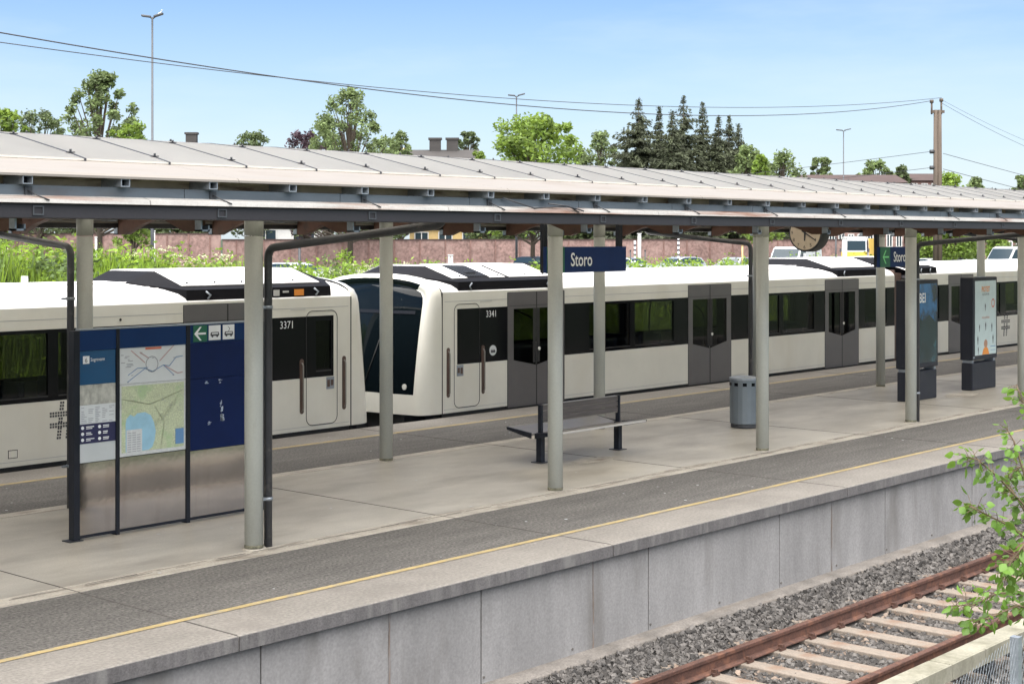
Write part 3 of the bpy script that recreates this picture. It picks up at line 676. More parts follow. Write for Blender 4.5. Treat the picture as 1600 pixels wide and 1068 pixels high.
# ================= ADVERTISING DISPLAYS =================
def ad(x0, y0, w_, label, kind):
    r_ = empty('advertising_display', (x0+w_/2, y0+.15, 0), label, 'advertising display', 'advertising displays on the platform'); x1 = x0+w_; y1 = y0+.30
    MB().box(x0+.02, x1-.02, y0+.02, y1-.02, 0, .60).build('plinth', 'ad_frame', r_, bevel=.02)
    MB().box(x0, x1, y0, y1, .66, 2.46).build('cabinet', 'ad_frame', r_, bevel=.02)
    MB().box(x0+.04, x0+.12, y0+.04, y1-.04, .58, .68).box(x1-.12, x1-.04, y0+.04, y1-.04, .58, .68).build('neck', 'galvanised', r_)
    MB().box(x0+.3, x0+.65, y0-.006, y0+.1, 2.461, 2.475).build('top_catch', 'galvanised', r_)
    a, b, z0, z1 = x0+.10, x1-.07, .76, 2.38; ys_ = y0-.003
    if kind == 'white':
        sc = MB().box(a, b, ys_, ys_+.002, z0, z1).build('poster', 'ad_white', r_)
        text('PROTEST', 'poster_title', 'orange', sc, (a+b)/2, ys_-.002, 2.14, .115, .62, align='CENTER', bold=.02)
        text('ALLE SOM EN', 'poster_print', 'ink', sc, (a+b)/2, ys_-.002, 2.06, .05, .8, align='CENTER')
        text('HOLD AVSTAND', 'poster_print', 'line_red', sc, (a+b)/2, ys_-.002, 1.55, .045, .8, align='CENTER')
        q = [((b-.16)+.085*math.cos(R(t)), 1.88+.10*math.sin(R(t))) for t in range(0, 361, 20)]; m_ = MB()
        for p, p2 in zip(q, q[1:]):
            c_ = (b-.16, 1.88); m_.add([(p[0],ys_-.002,p[1]),(p2[0],ys_-.002,p2[1]),(c_[0]+(p2[0]-c_[0])*.7,ys_-.002,c_[1]+(p2[1]-c_[1])*.7),(c_[0]+(p[0]-c_[0])*.7,ys_-.002,c_[1]+(p[1]-c_[1])*.7)], [(0,1,2,3)])
        m_.build('red_ring', 'line_red', sc); m_ = MB()
        def fig(m_, x, z, h): 
            m_.add([(x+dx*h, ys_-.002, z+dz*h) for dx, dz in ((-.05,0),(-.09,.45),(-.13,.5),(-.12,.8),(-.03,.85),(-.06,.92),(0,1),(.06,.92),(.03,.85),(.12,.8),(.13,.5),(.09,.45),(.05,0))], [tuple(range(13))])
        cxx = (a+b)/2
        for x, z, h in ((a+.22, 1.27, .17), (cxx, 1.29, .19), (b-.22, 1.25, .20), (a+.14, .99, .20), (b-.16, .99, .20), (a+.16, .78, .17)): fig(m_, x, z, h)
        fig(m_, cxx-.02, 1.72, .17); m_.build('printed_figure', 'ink', sc)
        m_ = MB(); m_.add([(cxx-.18,ys_-.002,z0+.003),(cxx-.13,ys_-.002,.87),(cxx-.05,ys_-.002,.93),(cxx+.05,ys_-.002,.93),(cxx+.13,ys_-.002,.87),(cxx+.18,ys_-.002,z0+.003)], [tuple(range(6))]); m_.build('printed_shirt', 'orange', sc)
        m_ = MB(); m_.tube([(cxx, ys_-.003, 1.0), (cxx, ys_-.001, 1.0)], .09, 14); m_.build('printed_head', 'skin_ink', sc)
        m_ = MB(); m_.box(b-.3, b-.03, ys_-.003, ys_-.001, .92, .935).box(b-.28, b-.03, ys_-.003, ys_-.001, .84, .85); m_.build('poster_rule', 'line_blue', sc)
    else:
        sc = MB().box(a, b, ys_, ys_+.002, z0, z1).build('screen', 'ad_dark', r_)
        m_ = MB(); m_.add([(a,ys_-.002,z1-.002),(b,ys_-.002,z1-.002),(b,ys_-.002,1.55),((a+b)/2+.2,ys_-.002,1.75),((a+b)/2,ys_-.002,1.6),(a,ys_-.002,1.8)], [(0,5,4,3,2,1)]); m_.build('printed_sky', 'ad_blue', sc)
        text('BEI', 'poster_title', 'sign_white', sc, b-.80, ys_-.004, 2.0, .19, .85, bold=.02)
    MB().box(x0+.008, x0+.09, y0-.001-.002, y0, .70, .74).build('maker_plate', 'galvanised', r_)
    return r_
ad(28.42, 14.45, 1.29, 'black advertising display with a dark blue picture behind the second downpipe column', 'dark'); ad(31.47, 14.50, 1.24, 'black advertising display with a white poster of small figures, further right', 'white')
mb = MB(); mb.add([(30.5+.7*math.cos(a)*random.uniform(.8,1.1), 14.3+.28*math.sin(a)*random.uniform(.8,1.1), .0055) for a in [R(20*i) for i in range(18)]], [tuple(range(18))]); mb.build('damp_patch', 'kerb_concrete', plat)
# ================= TRAINS =================
YN, YFAR, YC = 19.80, 22.96, 21.38
def car(name, label, X0_, sg, s_front, s_end, doors, wins, cab, number=None, emblem=False, hashes=(), group='metro cars at the far platform edge'):
    r_ = empty(name, (X0_, YC, -.6), label, 'metro car', group)
    def X(s): return X0_+sg*s
    gl = []
    cuts = sorted([d for d in doors], key=lambda d: d[0])
    spans = []; a = s_end
    for d0, d1 in cuts: spans.append((a, d0)); a = d1
    spans.append((a, s_front))
    for side in (0, 1):
        def Y(t): return YN+t if side == 0 else YFAR-t
        for a, b in spans:
            low_ = MB(); body = MB(); blk = MB(); bb = b if (b < s_front-.01 or not cab) else 1.42     # the black band stops before the cab door frame
            low_.box(X(a), X(b), Y(0), Y(.07), .05, .94)
            body.box(X(a), X(b), Y(0), Y(.07), 1.985, 2.30)
            if bb < b: low_.box(X(bb), X(b), Y(0), Y(.07), .9405, 1.9845)
            ws = sorted([w_ for w_ in wins if a < w_[0] and w_[1] <= bb+.01]) if side == 0 else [(a+.2, bb-.2, 1.0, 1.95)] if bb-a > 1 else []; c_ = a
            for w0, w1, z0, z1 in ws:
                if w0-c_ > .005: blk.box(X(c_), X(w0), Y(.002), Y(.06), .942, 1.983)
                blk.box(X(w0), X(w1), Y(.002), Y(.06), .942, z0); blk.box(X(w0), X(w1), Y(.002), Y(.06), z1, 1.983)
                gl.append((w0, w1, z0, z1, side)); c_ = w1
            if bb-c_ > .005: blk.box(X(c_), X(bb), Y(.002), Y(.06), .942, 1.983)
            low_.build('lower_panel', 'train_cream', r_); body.build('upper_panel', 'train_cream', r_); blk.build('window_band', 'train_black', r_)
        for d0, d1 in doors: MB().box(X(d0), X(d1), Y(.0), Y(.07), 2.262, 2.30).build('door_header', 'train_cream', r_)
    for w0, w1, z0, z1, side in gl:
        y = YN+.02 if side == 0 else YFAR-.02
        w_ = MB().box(X(w0), X(w1), y, y+.006, z0, z1).build('window', 'train_glass', r_)
        if side == 0: MB().box(X(w0)-.0, X(w1), YN-.004, YN+.0015, z0-.028, z0-.006).build('window_sill', 'train_seam', w_)
    # long seams on the upper and lower panels
    m_ = MB()
    for a, b in spans: m_.box(X(a)+.02*sg, X(min(b, 1.78))-.02*sg, YN-.002, YN+.002, 2.125, 2.132).box(X(a), X(min(b, 1.78)), YN-.002, YN+.002, .115, .12)
    m_.build('panel_seam', 'ink_grey', r_)
    # roof
    rp_ = [(YN, 2.295), (YN+.04, 2.36), (YN+.14, 2.43), (YN+.35, 2.50), (YN+.75, 2.57), (YN+1.2, 2.61), (YC, 2.62)]
    rp_ = rp_+[(2*YC-y, z) for y, z in rp_[::-1][1:]]
    m_ = MB(); n = len(rp_); seq = [X(s_end), X(s_front)]
    for x in seq: m_.v += [(x, y, z) for y, z in rp_]
    for i in range(n-1): m_.f.append((i, i+1, n+i+1, n+i)); m_.sm.append(True)
    m_.build('roof', 'train_roof', r_)
    m_ = MB()
    for q in (.42, .55, .95, 1.08): 
        m_.tube([(X(s_end+.3), YN+q, 2.515+.065*(q-.42)/.4 if q < .7 else 2.603), (X(s_front-2.2 if cab else s_front-.3), YN+q, 2.515+.065*(q-.42)/.4 if q < .7 else 2.603)], .012, 5)
    m_.build('roof_rib', 'train_roof', r_)
    # inside: floor, ceiling, bulkheads, seats, poles
    MB().box(X(s_end), X(s_front), YN+.08, YFAR-.08, -.12, -.02).box(X(s_end), X(s_front), YN+.08, YFAR-.08, 2.2, 2.28).box(X(s_end), X(s_end)+.05*sg, YN+.08, YFAR-.08, -.02, 2.2).build('cabin_lining', 'interior', r_)
    if cab: MB().box(X(-.15), X(-.05), YN+.08, YFAR-.08, -.02, 2.2).box(X(.1), X(.85), YN+.09, YN+.3, 0.0, 2.1).build('cab_bulkhead', 'train_under', r_)
    for w0, w1, z0, z1, side in gl:
        if w1 > 0 or side: continue
        for k in (0, 1):
            s = w0+.35+k*(w1-w0-.7); y = YN+.12 if side == 0 else YFAR-.12-.95
            MB().box(X(s)-.05, X(s)+.05, y, y+.95, .38, 1.22).box(X(s)-.28, X(s)+.28, y, y+.95, .30, .42).build('seat', 'seat_blue', r_, bevel=.02)
    m_ = MB()
    for d0, d1 in doors:
        for s in (d0-.25, d1+.25): m_.tube(bend([(X(s), YN+.9, 0), (X(s), YN+.9, 1.6), (X((d0+d1)/2), YC, 2.2)], .3), .018, 6)
    m_.build('grab_pole', 'handle_brown', r_)
    MB().box(X(s_end)+.3*sg, X(s_front-.5), YN+.15, YFAR-.15, -.9, -.12).build('underframe', 'train_under', r_)
    MB().box(X(s_end), X(s_front-(.0)), YN+.03, YN+.06, -.30, .049).build('skirt_gap_shade', 'train_seam', r_)  # dark strip painted in for the shade of the gap below the skirt
    # doors: two leaves each, pentagon windows
    for d0, d1 in doors:
        c_ = (d0+d1)/2
        for side in (1, 0):
            dr = MB(); gd = MB()
            y0, y1 = (YN-.006, YN+.05) if side == 0 else (YFAR-.05, YFAR+.006)
            for q in (-1, 1):
                a, b = (d0+.006, c_-.010) if q < 0 else (c_+.010, d1-.006)
                inn, out = (b, a) if q < 0 else (a, b)            # inner edge at the seam
                wi, wo_ = inn+q*.0, out-q*.17
                zl, zi, zt = .93, .80, 1.93
                # frame polygons round the window
                dr.prism([(X(a), -.05), (X(b), -.05), (X(b), zi if q < 0 else zl), (X(a), zl if q < 0 else zi)] if False else
                         [(X(out), .012), (X(inn), .012), (X(inn), zi), (X(wo_), zl), (X(out), zl)], 'y', y0, y1)
                dr.prism([(X(out), zl), (X(wo_), zl), (X(wo_), zt), (X(inn), zt), (X(inn), 2.255), (X(out), 2.255)], 'y', y0, y1)
                gd.prism([(X(wo_), zl), (X(inn), zi), (X(inn), zt), (X(wo_), zt)], 'y', y0+.012, y0+.018)
            d = dr.build('door', 'train_door', r_); gd.build('door_window', 'door_glass', d)
        MB().box(X(c_)-.012, X(c_)+.012, YN-.009, YN-.0065, .02, 2.25).box(X(d0)-.004, X(d0)+.006, YN-.007, YN+.0, -.04, 2.25).box(X(d1)-.006, X(d1)+.004, YN-.007, YN+.0, -.04, 2.25).box(X(d0)+.02*sg, X(d1)-.02*sg, YN-.008, YN-.0065, 1.985, 1.992).box(X(c_)-.10, X(c_)-.012, YN-.003, YN+.001, .85, 1.93).box(X(c_)+.012, X(c_)+.10, YN-.003, YN+.001, .85, 1.93).build('door_seal', 'train_seam', d)
        m_ = MB(); m_.tube([(X(c_-.08), YN-.016, 1.12), (X(c_-.08), YN-.004, 1.12)], .035, 12); m_.build('door_button', 'pale_lamp', d)
    if cab:
        # nose: a rounded shell drawn over the front
        S0, ST, RC, LEAN = 1.82, .15, .38, .34
        half = [(1.58,.0),(1.58,.2),(1.58,.42),(1.58,.8),(1.58,1.2),(1.58,1.6),(1.58,1.95),(1.575,2.2),(1.55,2.32),(1.48,2.43),(1.3,2.51),(1.05,2.565),(.7,2.61),(.35,2.63),(0,2.635)]
        prof = [(-y, z) for y, z in half]+[(y, z) for y, z in half[::-1][1:]]; np_ = len(prof)
        rings = []
        def lean(s_, z, w_): return s_-LEAN*w_*(max(z, 0)/2.5)**1.3
        for s_, ins in ((S0+.012, 0), (S0+ST, 0)): rings.append([(lean(s_, z, (s_-S0)*.5), y, z+(.05 if z < .1 else 0)) for y, z in prof])
        for k in range(1, 8):
            th = R(90*k/7); s_ = S0+ST+RC*math.sin(th); ins = RC*(1-math.cos(th))
            rings.append([(lean(s_, z, .2+.8*k/7), y*(1-ins*.55/1.58), z-(ins*.55*(z/2.635)**5)+(.05 if z < .1 else 0)) for y, z in prof])
        sT = S0+ST+RC
        nb = len(rings)
        for q in (.965, .93, .8, .6, .4, .2, 0.0):
            base_ = rings[8]; rings.append([(b_[0]+.13*(1-q*q), b_[1]*q, b_[2]) for b_ in base_])
        body = MB(); ws = MB()
        for m_ in (body, ws): m_.v = [(X(s_), YC+y, z) for rg in rings for s_, y, z in rg]
        for i in range(len(rings)-1):
            for j in range(np_-1):
                f = (i*np_+j, i*np_+j+1, (i+1)*np_+j+1, (i+1)*np_+j)
                zc = prof[j][1]+prof[j+1][1]
                scr = (i >= 9 and min(prof[j][1], prof[j+1][1]) >= .41) or (5 <= i < 9 and min(prof[j][1], prof[j+1][1]) >= 2.5)
                t_ = ws if scr else body; t_.f.append(f); t_.sm.append(True)
        body.build('nose', 'train_cream', r_); g = ws.build('windscreen', 'windscreen', r_)
        for s in (-1, 1):     # corner lamps
            q0 = rings[10]; 
            def fr(y, z): return (X(lean(sT, z, 1)+.13*(1-(y/1.27)**2)+.012), YC+s*y, z)
            lm = MB().add([fr(1.27, .44), fr(1.27, .86), fr(.55, .44)], [(0,1,2)]).build('headlamp_cover', 'paper_grey', r_)
            m_ = MB(); p = Vector(fr(1.12, .56)); m_.tube([p, p+Vector((sg*.02, 0, 0))], .055, 12).build('headlamp', 'pale_lamp', lm)
            MB().tube([Vector(fr(.2*s+.3, .5)), Vector(fr(.45, 1.5))], .012, 5).build('wiper', 'train_seam', g)
        m_ = MB(); ys3 = [-1.2+.3*i for i in range(9)]
        for za, zb in ((1.90, 1.96),):
            m_.add([(X(lean(sT, z_, 1)+.13*(1-(y_/1.371)**2)+.01), YC+y_, z_) for y_ in ys3 for z_ in (za, zb)], [(2*i, 2*i+1, 2*i+3, 2*i+2) for i in range(8)])
        m_.build('windscreen_bar', 'board_frame', g)
        m_ = MB(); p = Vector((X(lean(sT, 2.2, 1)+.06), YC-.8, 2.12)); m_.tube([p, p+Vector((sg*.012, 0, 0))], .05, 12).build('windscreen_emblem', 'pale_lamp', g)
        MB().box(X(1.2), X(sT+.02), YN+.45, YFAR-.45, -.55, .02).build('buffer_beam', 'train_under', r_)
        MB().box(X(sT-.1), X(sT+.32), YC-.12, YC+.12, -.4, -.15).build('coupler', 'dark_metal', r_)
        MB().box(X(S0-.012), X(S0+.012), YN-.0015, YN+.05, -.02, 2.3).build('nose_seam', 'train_seam', r_)
        # cab door outline, handles, latch
        q = rrect(.80, 1.50, .13, 2.07, .13); m_ = MB(); m_.tube([(X(a), YN-.0015, b) for a, b in q+[q[0]]], .007, 4, cap=False); m_.build('cab_door_seal', 'train_seam', r_)
        for s in (.70, 1.66):
            hr = MB().prism([(X(a), b) for a, b in rrect(s-.045, s+.045, .34, 1.27, .044)], 'y', YN-.003, YN+.001).build('handle_recess', 'handle_brown', r_)
            m_ = MB(); m_.tube(bend([(X(s), YN-.002, 1.2), (X(s), YN-.045, 1.17), (X(s), YN-.045, .42), (X(s), YN-.002, .38)], .03, 3), .012, 6); m_.build('handle', 'steel', hr)
        MB().box(X(1.25), X(1.43), YN-.003, YN+.001, .72, .93).build('latch_panel', 'galvanised', r_)
        MB().box(X(1.27), X(1.33), YN-.006, YN-.003, .76, .88).box(X(1.35), X(1.41), YN-.006, YN-.003, .78, .88).build('latch', 'handle_brown', r_)
        MB().box(X(.45), X(.78), YN-.004, YN+.001, 2.10, 2.115).build('marker_strip', 'white_paint', r_)
    # roof equipment
    ends = [(1.72, 1), (s_end+2.6, -1)]
    for e, dr_ in ends:
        if e is None: continue
        a, b = ((-2.0, 1.62) if cab else (s_front-2.0, s_front-.1)) if dr_ > 0 else (s_end+.15, s_end+3.3)
        box_ = MB(); lid = MB()
        pr = [(YN+.015, 2.303), (YN+.03, 2.49), (YN+.22, 2.53), (YN+1.0, 2.77), (YFAR-1.0, 2.77), (YFAR-.22, 2.53), (YFAR-.03, 2.49), (YFAR-.015, 2.303)]
        box_.prism(pr, 'x', X(a+.35), X(b-.25))
        for t0, t1 in ((a-.15, a+.35), (b+.25, b-.25)):  # sloping dark ends
            m0 = [(YC+(y-YC)*.5, 2.59+(z-2.3)*.06) for y, z in pr]; n = len(pr)
            box_.add([(X(t0), y, z) for y, z in m0]+[(X(t1), y, z) for y, z in pr], [tuple(range(n)), tuple(range(2*n-1, n-1, -1))]+[(i, n+i, n+(i+1) % n, (i+1) % n) for i in range(n)])
        bx_ = box_.build('roof_equipment', 'roof_black', r_)
        L0, L1 = a+.42, b-.32; parts = [(L0, L1)]
        if cab and not number == '3371' and dr_ > 0: parts = [(L0, L0+1.25), (L0+1.38, L0+1.8), (L1-.42, L1)]
        for p0, p1 in parts:
            m_ = MB()
            for sd in (1, -1):
                def Y2(v): return YN+v if sd > 0 else YFAR-v
                m_.add([(X(p0), Y2(.24), 2.546), (X(p1), Y2(.24), 2.546), (X(p1), Y2(.98), 2.774), (X(p0), Y2(.98), 2.774), (X(p0), Y2(.24), 2.56), (X(p1), Y2(.24), 2.56), (X(p1), Y2(.98), 2.79), (X(p0), Y2(.98), 2.79)],
                       [(0,3,2,1),(4,5,6,7),(0,1,5,4),(1,2,6,5),(2,3,7,6),(3,0,4,7)])
            m_.box(X(p0), X(p1), YN+.981, YFAR-.981, 2.772, 2.79)
            h = m_.build('hatch', 'train_roof', bx_); m_ = MB()
            k = 0
            while p0+.15+k*.55 < p1: m_.tube([(X(p0+.15+k*.55), YN+.32, 2.575), (X(p0+.15+k*.55), YN+.31, 2.61)], .018, 6); k += 1
            m_.build('hatch_bolt', 'dark_metal', bx_)
        if len(parts) == 3:
            m_ = MB()
            for k in range(5): s = L0+2.0+k*.06; m_.box(X(s), X(s+.03), YN+.45, YN+.6, 2.60, 2.66)
            for k in range(9): s = L1-.5-k*.07; m_.obox((X(s), YN+.62, 2.665), (.012, 0, 0), (0, .3, .092), (0, -.004, .012))
            m_.build('grille', 'dark_metal', bx_)
        if number == '3371' and dr_ > 0:
            MB().box(X(.55), X(.75), YN+.004, YN+.016, 2.345, 2.45).build('warning_plate', 'orange', bx_); MB().box(X(0.1), X(.22), YN+.004, YN+.016, 2.35, 2.45).box(X(.3), X(.42), YN+.004, YN+.016, 2.40, 2.43).build('notice_plate', 'white_paint', bx_)
        m_ = MB()
        for s in (a+.75, b-.6): m_.tube([(X(s), YN+.01, 2.34), (X(s+.05), YN+.0, 2.40), (X(s-.03), YN+.02, 2.46)], .018, 6)
        m_.build('latch', 'galvanised', bx_)
    if number:
        s = .62 if sg < 0 else .22
        xx = min(X(.62), X(.22)); text(number, 'car_number', 'sign_white', r_, xx, YN-.0005, 1.80, .125, .88)
    if emblem:
        m_ = MB(); m_.tube([(X(.42), YN-.003, 1.155), (X(.42), YN+.001, 1.155)], .10, 24); e_ = m_.build('emblem', 'clock_face' if False else 'paper', r_)
        m_ = MB(); xx = X(.42); m_.add([(xx+a, YN-.0045, 1.155+b) for a, b in ((-.06,-.045),(.06,-.045),(.065,-.01),(.035,.02),(.01,-.005),(0,.03),(-.02,-.005),(-.045,.02),(-.065,-.01))], [tuple(range(9))])
        m_.build('emblem_print', 'ink', e_)
    for hx, hz, hsz in hashes:
        m_ = MB()
        d_ = hsz/9
        for i in range(-1, 11):
            for k in (2.6, 3.5, 6.0, 6.9):
                m_.box(hx+i*d_*.92+.012, hx+(i+.7)*d_*.92+.012, YN-.003, YN-.0005, hz+k*d_, hz+(k+.65)*d_)
                if not any(abs(i-z_) < .45 for z_ in (2.6, 3.5, 6.0, 6.9)): xx = hx+(k+(i-4.5)*.12)*d_*.92; m_.box(xx, xx+.6*d_, YN-.003, YN-.0005, hz+i*d_, hz+(i+.7)*d_)
        m_.build('dotted_hash', 'ink', r_)
    return r_
D3 = [(-1.73, 0), (-7.80, -6.09), (-13.85, -12.13)]
WN = [(-3.95, -2.55, 1.03, 1.93), (-5.55, -4.12, 1.03, 1.93), (-9.95, -8.55, 1.03, 1.93), (-11.6, -10.15, 1.03, 1.93), (-15.4, -14.2, 1.03, 1.93)]
c1 = car('metro_car', 'cream metro car numbered 3371 with grey doors, behind the information board', 16.31, 1, 1.82, -15.9, D3, WN+[(1.02, 1.36, 1.06, 1.9)], True, '3371', hashes=((12.25, .42, .42), (14.0, .42, .01))[:1])
MB().box(11.55, 11.70, YN-.003, YN+.001, .17, .29).build('hatch', 'train_seam', c1); MB().box(11.56, 11.69, YN-.005, YN-.003, .18, .28).build('socket_plate', 'train_cream', c1)
m_ = MB(); m_.box(13.35, 13.50, YN-.004, YN, 2.045, 2.11).build('socket_plate', 'train_cream', c1); m_ = MB(); m_.tube([(13.42, YN-.008, 2.075), (13.42, YN-.002, 2.075)], .022, 8).build('socket', 'train_seam', c1)
m_ = MB(); m_.tube([(12.35, 20.7, 2.56), (12.35, 20.7, 2.74)], .06, 10, r2=.05).build('antenna', 'white_paint', c1)
WN2 = WN
c2 = car('metro_car', 'cream metro car numbered 3341 with dark windscreen and roof hatches, behind the bench', 22.24, -1, 1.82, -15.85, [(-1.73, 0), (-7.83, -6.1), (-13.86, -12.13)], WN, True, '3341', True)
c3 = car('metro_car', 'rearmost visible cream metro car without a cab, behind the advertising displays', 41.36+1.62, -1, 3.98, -16, [(0, 1.62), (-6.1, -4.38), (-12.1, -10.4)],
         [(2.2, 3.5, 1.03, 1.93), (-1.9, -.6, 1.03, 1.93), (-3.9, -2.3, 1.03, 1.93)], False, hashes=((45.0, .38, .52),))
MB().box(38.12, 38.96, YN+.25, YFAR-.25, -.1, 2.35).build('gangway_bellows', 'handle_brown', c2)
# bench-side detail: brown rounded car end
MB().prism([(38.09, 0), (38.3, 0), (38.16, 2.45), (38.09, 2.45)], 'y', YN+.02, YFAR-.02).build('end_fairing', 'handle_brown', c2)

# ================= EMBANKMENT WEEDS =================
def blades(name, m, n, seed, hmin, hmax, wd, xr, yr, bias=1.6, lean=.35, parts=1):
    rnd = random.Random(seed); mb = MB()
    for i in range(n):
        x = xr[0]+(xr[1]-xr[0])*rnd.random()**bias; y = rnd.uniform(*yr)
        z = terr(x, y); cl = .6+.4*math.sin(x*1.3+y*.9)*math.sin(y*1.7-x*.5)+.25*rnd.random()
        h = rnd.uniform(hmin, hmax)*max(.35, cl)*(1-.25*max(0, min(1, (x-20)/25))); a = rnd.uniform(0, 6.28); k = rnd.uniform(.1, lean)*h; w_ = wd*rnd.uniform(.6, 1.4)
        dx, dy = math.cos(a), math.sin(a); px, py = -dy*w_, dx*w_
        mb.add([(x-px, y-py, z-.05), (x+px, y+py, z-.05), (x+dx*k*.4+px*.8, y+dy*k*.4+py*.8, z+h*.6), (x+dx*k, y+dy*k, z+h), (x+dx*k*.4-px*.8, y+dy*k*.4-py*.8, z+h*.6)], [(0,1,2,4), (4,2,3)])
    return mb
def leaflets(mb, rnd, c, r, n, size, zs=1):
    for i in range(n):
        d = Vector((rnd.gauss(0,1), rnd.gauss(0,1), rnd.gauss(0,1)*zs)); d = d.normalized()*r*rnd.random()**.5
        p = Vector(c)+d; u = Vector((rnd.gauss(0,1), rnd.gauss(0,1), rnd.gauss(0,.6))).normalized(); v = u.orthogonal().normalized(); v = Matrix.Rotation(rnd.uniform(0,6.3), 3, u) @ v
        s_ = size*rnd.uniform(.6, 1.3); mb.add([p-u*s_, p-v*s_*.5, p+u*s_, p+v*s_*.5], [(0,1,2,3)])
mb = blades('weeds', 'weeds', 85000, 1, .5, 1.12, .021, (10, 66), (24.4, 34), 1.3)
rnd = random.Random(9)
for i in range(1500):
    x = 11+45*rnd.random()**1.5; y = rnd.uniform(24.8, 33.5); leaflets(mb, rnd, (x, y, terr(x, y)+rnd.uniform(.3, 1.0)), rnd.uniform(.2, .45), 28, .06, 1)
md = MB()
for i in range(1500):
    x = 11+60*rnd.random(); y = rnd.uniform(24.6, 30); leaflets(md, rnd, (x, y, terr(x, y)+rnd.uniform(.1, .6)), rnd.uniform(.25, .45), 30, .075, 1)
tag(md.build('ground_cover', 'bank_shrub'), 'dark green low ground cover on the foot of the embankment behind the train', None, kind='stuff')
tag(mb.build('weeds', 'weeds'), 'dense bright green weeds and tall grass covering the embankment behind the train', None, kind='stuff')
mb = MB()
for i in range(500):
    x = 11+22*rnd.random(); y = rnd.uniform(25, 33); 
    if math.sin(x*.9+1)*math.sin(y*.7) < .1: continue
    leaflets(mb, rnd, (x, y, terr(x, y)+rnd.uniform(.75, 1.15)), .13, 14, .028, .3)
tag(mb.build('weed_flowers', 'weeds_flower'), 'pale cream flower heads among the embankment weeds', None, kind='stuff')

# ================= TREES =================
def decid(u, vtop, dep, wpx, label, leaf='leaf_mid', n=1500, size=.32, seed=0, base=.4, loose=1.0, shape='round', vlow=375, lowstart=.22, name='tree'):
    rnd = random.Random(seed*17+3); g = at(u, 373, dep); g.z = base; H = EYE+dep*(373-vtop)/F-base; W = wpx*dep/F/2*(1.45 if shape == 'birch' else 1.12); n = int(n*3.2)
    r_ = empty(name, g, label, 'tree', 'trees beyond the parking ground')
    tr = MB(); tr.tube([g, g+Vector((.1, 0, H*.45)), g+Vector((rnd.uniform(-.3,.3), 0, H*.86))], max(.13, H*.017), 8, r2=.03)
    cr = MB(); nc = 72
    for i in range(nc):
        t = lowstart+(1-lowstart)*((i+.5)/nc); 
        if shape == 'birch': rad = W*1.1*min(1, (1-t)/.42)**.7
        elif shape == 'cone': rad = W*(1-t)**.8*1.25
        else: rad = W*1.1*math.sqrt(max(.03, 1-((t-.58)/.44)**2)) if t > .58 else W*1.1 if t > .4 else W*math.sqrt(max(.1, 1-((t-.58)/.62)**2))
        a = i*2.4+rnd.uniform(-.5, .5); q = rad*math.sqrt(rnd.uniform(.05, .95))
        c_ = g+Vector((q*math.cos(a), q*math.sin(a), H*min(t, .965)))
        cs_ = W*rnd.uniform(.20, .36)*loose*(1-.35*t)
        leaflets(cr, rnd, c_, cs_*(1.15 if shape == 'birch' else 1.45), int(n/nc*(.72 if shape == 'birch' else 1)), size*.72, .85)
        tr.tube([g+Vector((0, 0, H*t*.62)), c_], .05+.004*H, 5, r2=.02, cap=False)
    for i in range(10):            # stray sprays at the outline
        a = rnd.uniform(0, 6.3); t = rnd.uniform(.45, .97); q = W*(1.05 if shape == 'round' else 1.2*(1-t)**.6+.1)*rnd.uniform(.7, 1.05)
        leaflets(cr, rnd, g+Vector((q*math.cos(a), q*math.sin(a), H*t)), W*.12, int(n/90), size*.8)
    tr.build('trunk', 'bark', r_); cr.build('crown', leaf, r_)
    return r_
def spruce(u, vtop, dep, wpx, label, seed, base=.4, dens=1.0):
    rnd = random.Random(seed*31+5); g = at(u, 373, dep); g.z = base; H = EYE+dep*(373-vtop)/F-base; W = wpx*dep/F/2*1.25
    r_ = empty('spruce_tree', g, label, 'tree', 'dark spruces beyond the parking ground')
    MB().tube([g, g+Vector((0, 0, H*.98))], .28, 8, r2=.03).build('trunk', 'bark', r_); cr = MB(); z = .06
    while z < 1:
        rad = W*1.9*min(1.5, (1-z)/.5)*rnd.uniform(.6, 1.15)+.03; nb = int(6+13*(1-z)*dens)
        for k in range(nb):
            a = rnd.uniform(0, 6.28); l_ = rad*rnd.uniform(.65, 1.12); d = Vector((math.cos(a), math.sin(a), 0)); sd = Vector((-d.y, d.x, 0))
            steps = max(2, int(l_/.42))
            for j in range(steps):
                t = (j+.5)/steps; p = g+Vector((0, 0, H*z))+d*l_*t+Vector((0, 0, -.28*l_*t+.25*l_*t*t))
                for q in range(7):
                    s_ = rnd.uniform(.22, .45)*(1.2-.5*t)*min(1, .3+(1-z)*3.2); o = sd*rnd.uniform(-.5, .5)*(1-t*.6)+Vector((0, 0, rnd.uniform(-.3, .1))); dd = (d*rnd.uniform(.4,1)+sd*rnd.uniform(-.7,.7)+Vector((0,0,rnd.uniform(-.8,.1)))).normalized()
                    v = dd.cross(Vector((rnd.gauss(0,1), rnd.gauss(0,1), rnd.gauss(0,1)))).normalized()
                    cr.add([p+o-dd*s_, p+o-v*s_*.3, p+o+dd*s_, p+o+v*s_*.3], [(0,1,2,3)])
        z += rnd.uniform(.018, .032)
    for j in range(8): leaflets(cr, rnd, g+Vector((0, 0, H*(.95+.05*j/8))), .18, 5, .16)
    cr.build('crown', 'leaf_spruce', r_); return r_
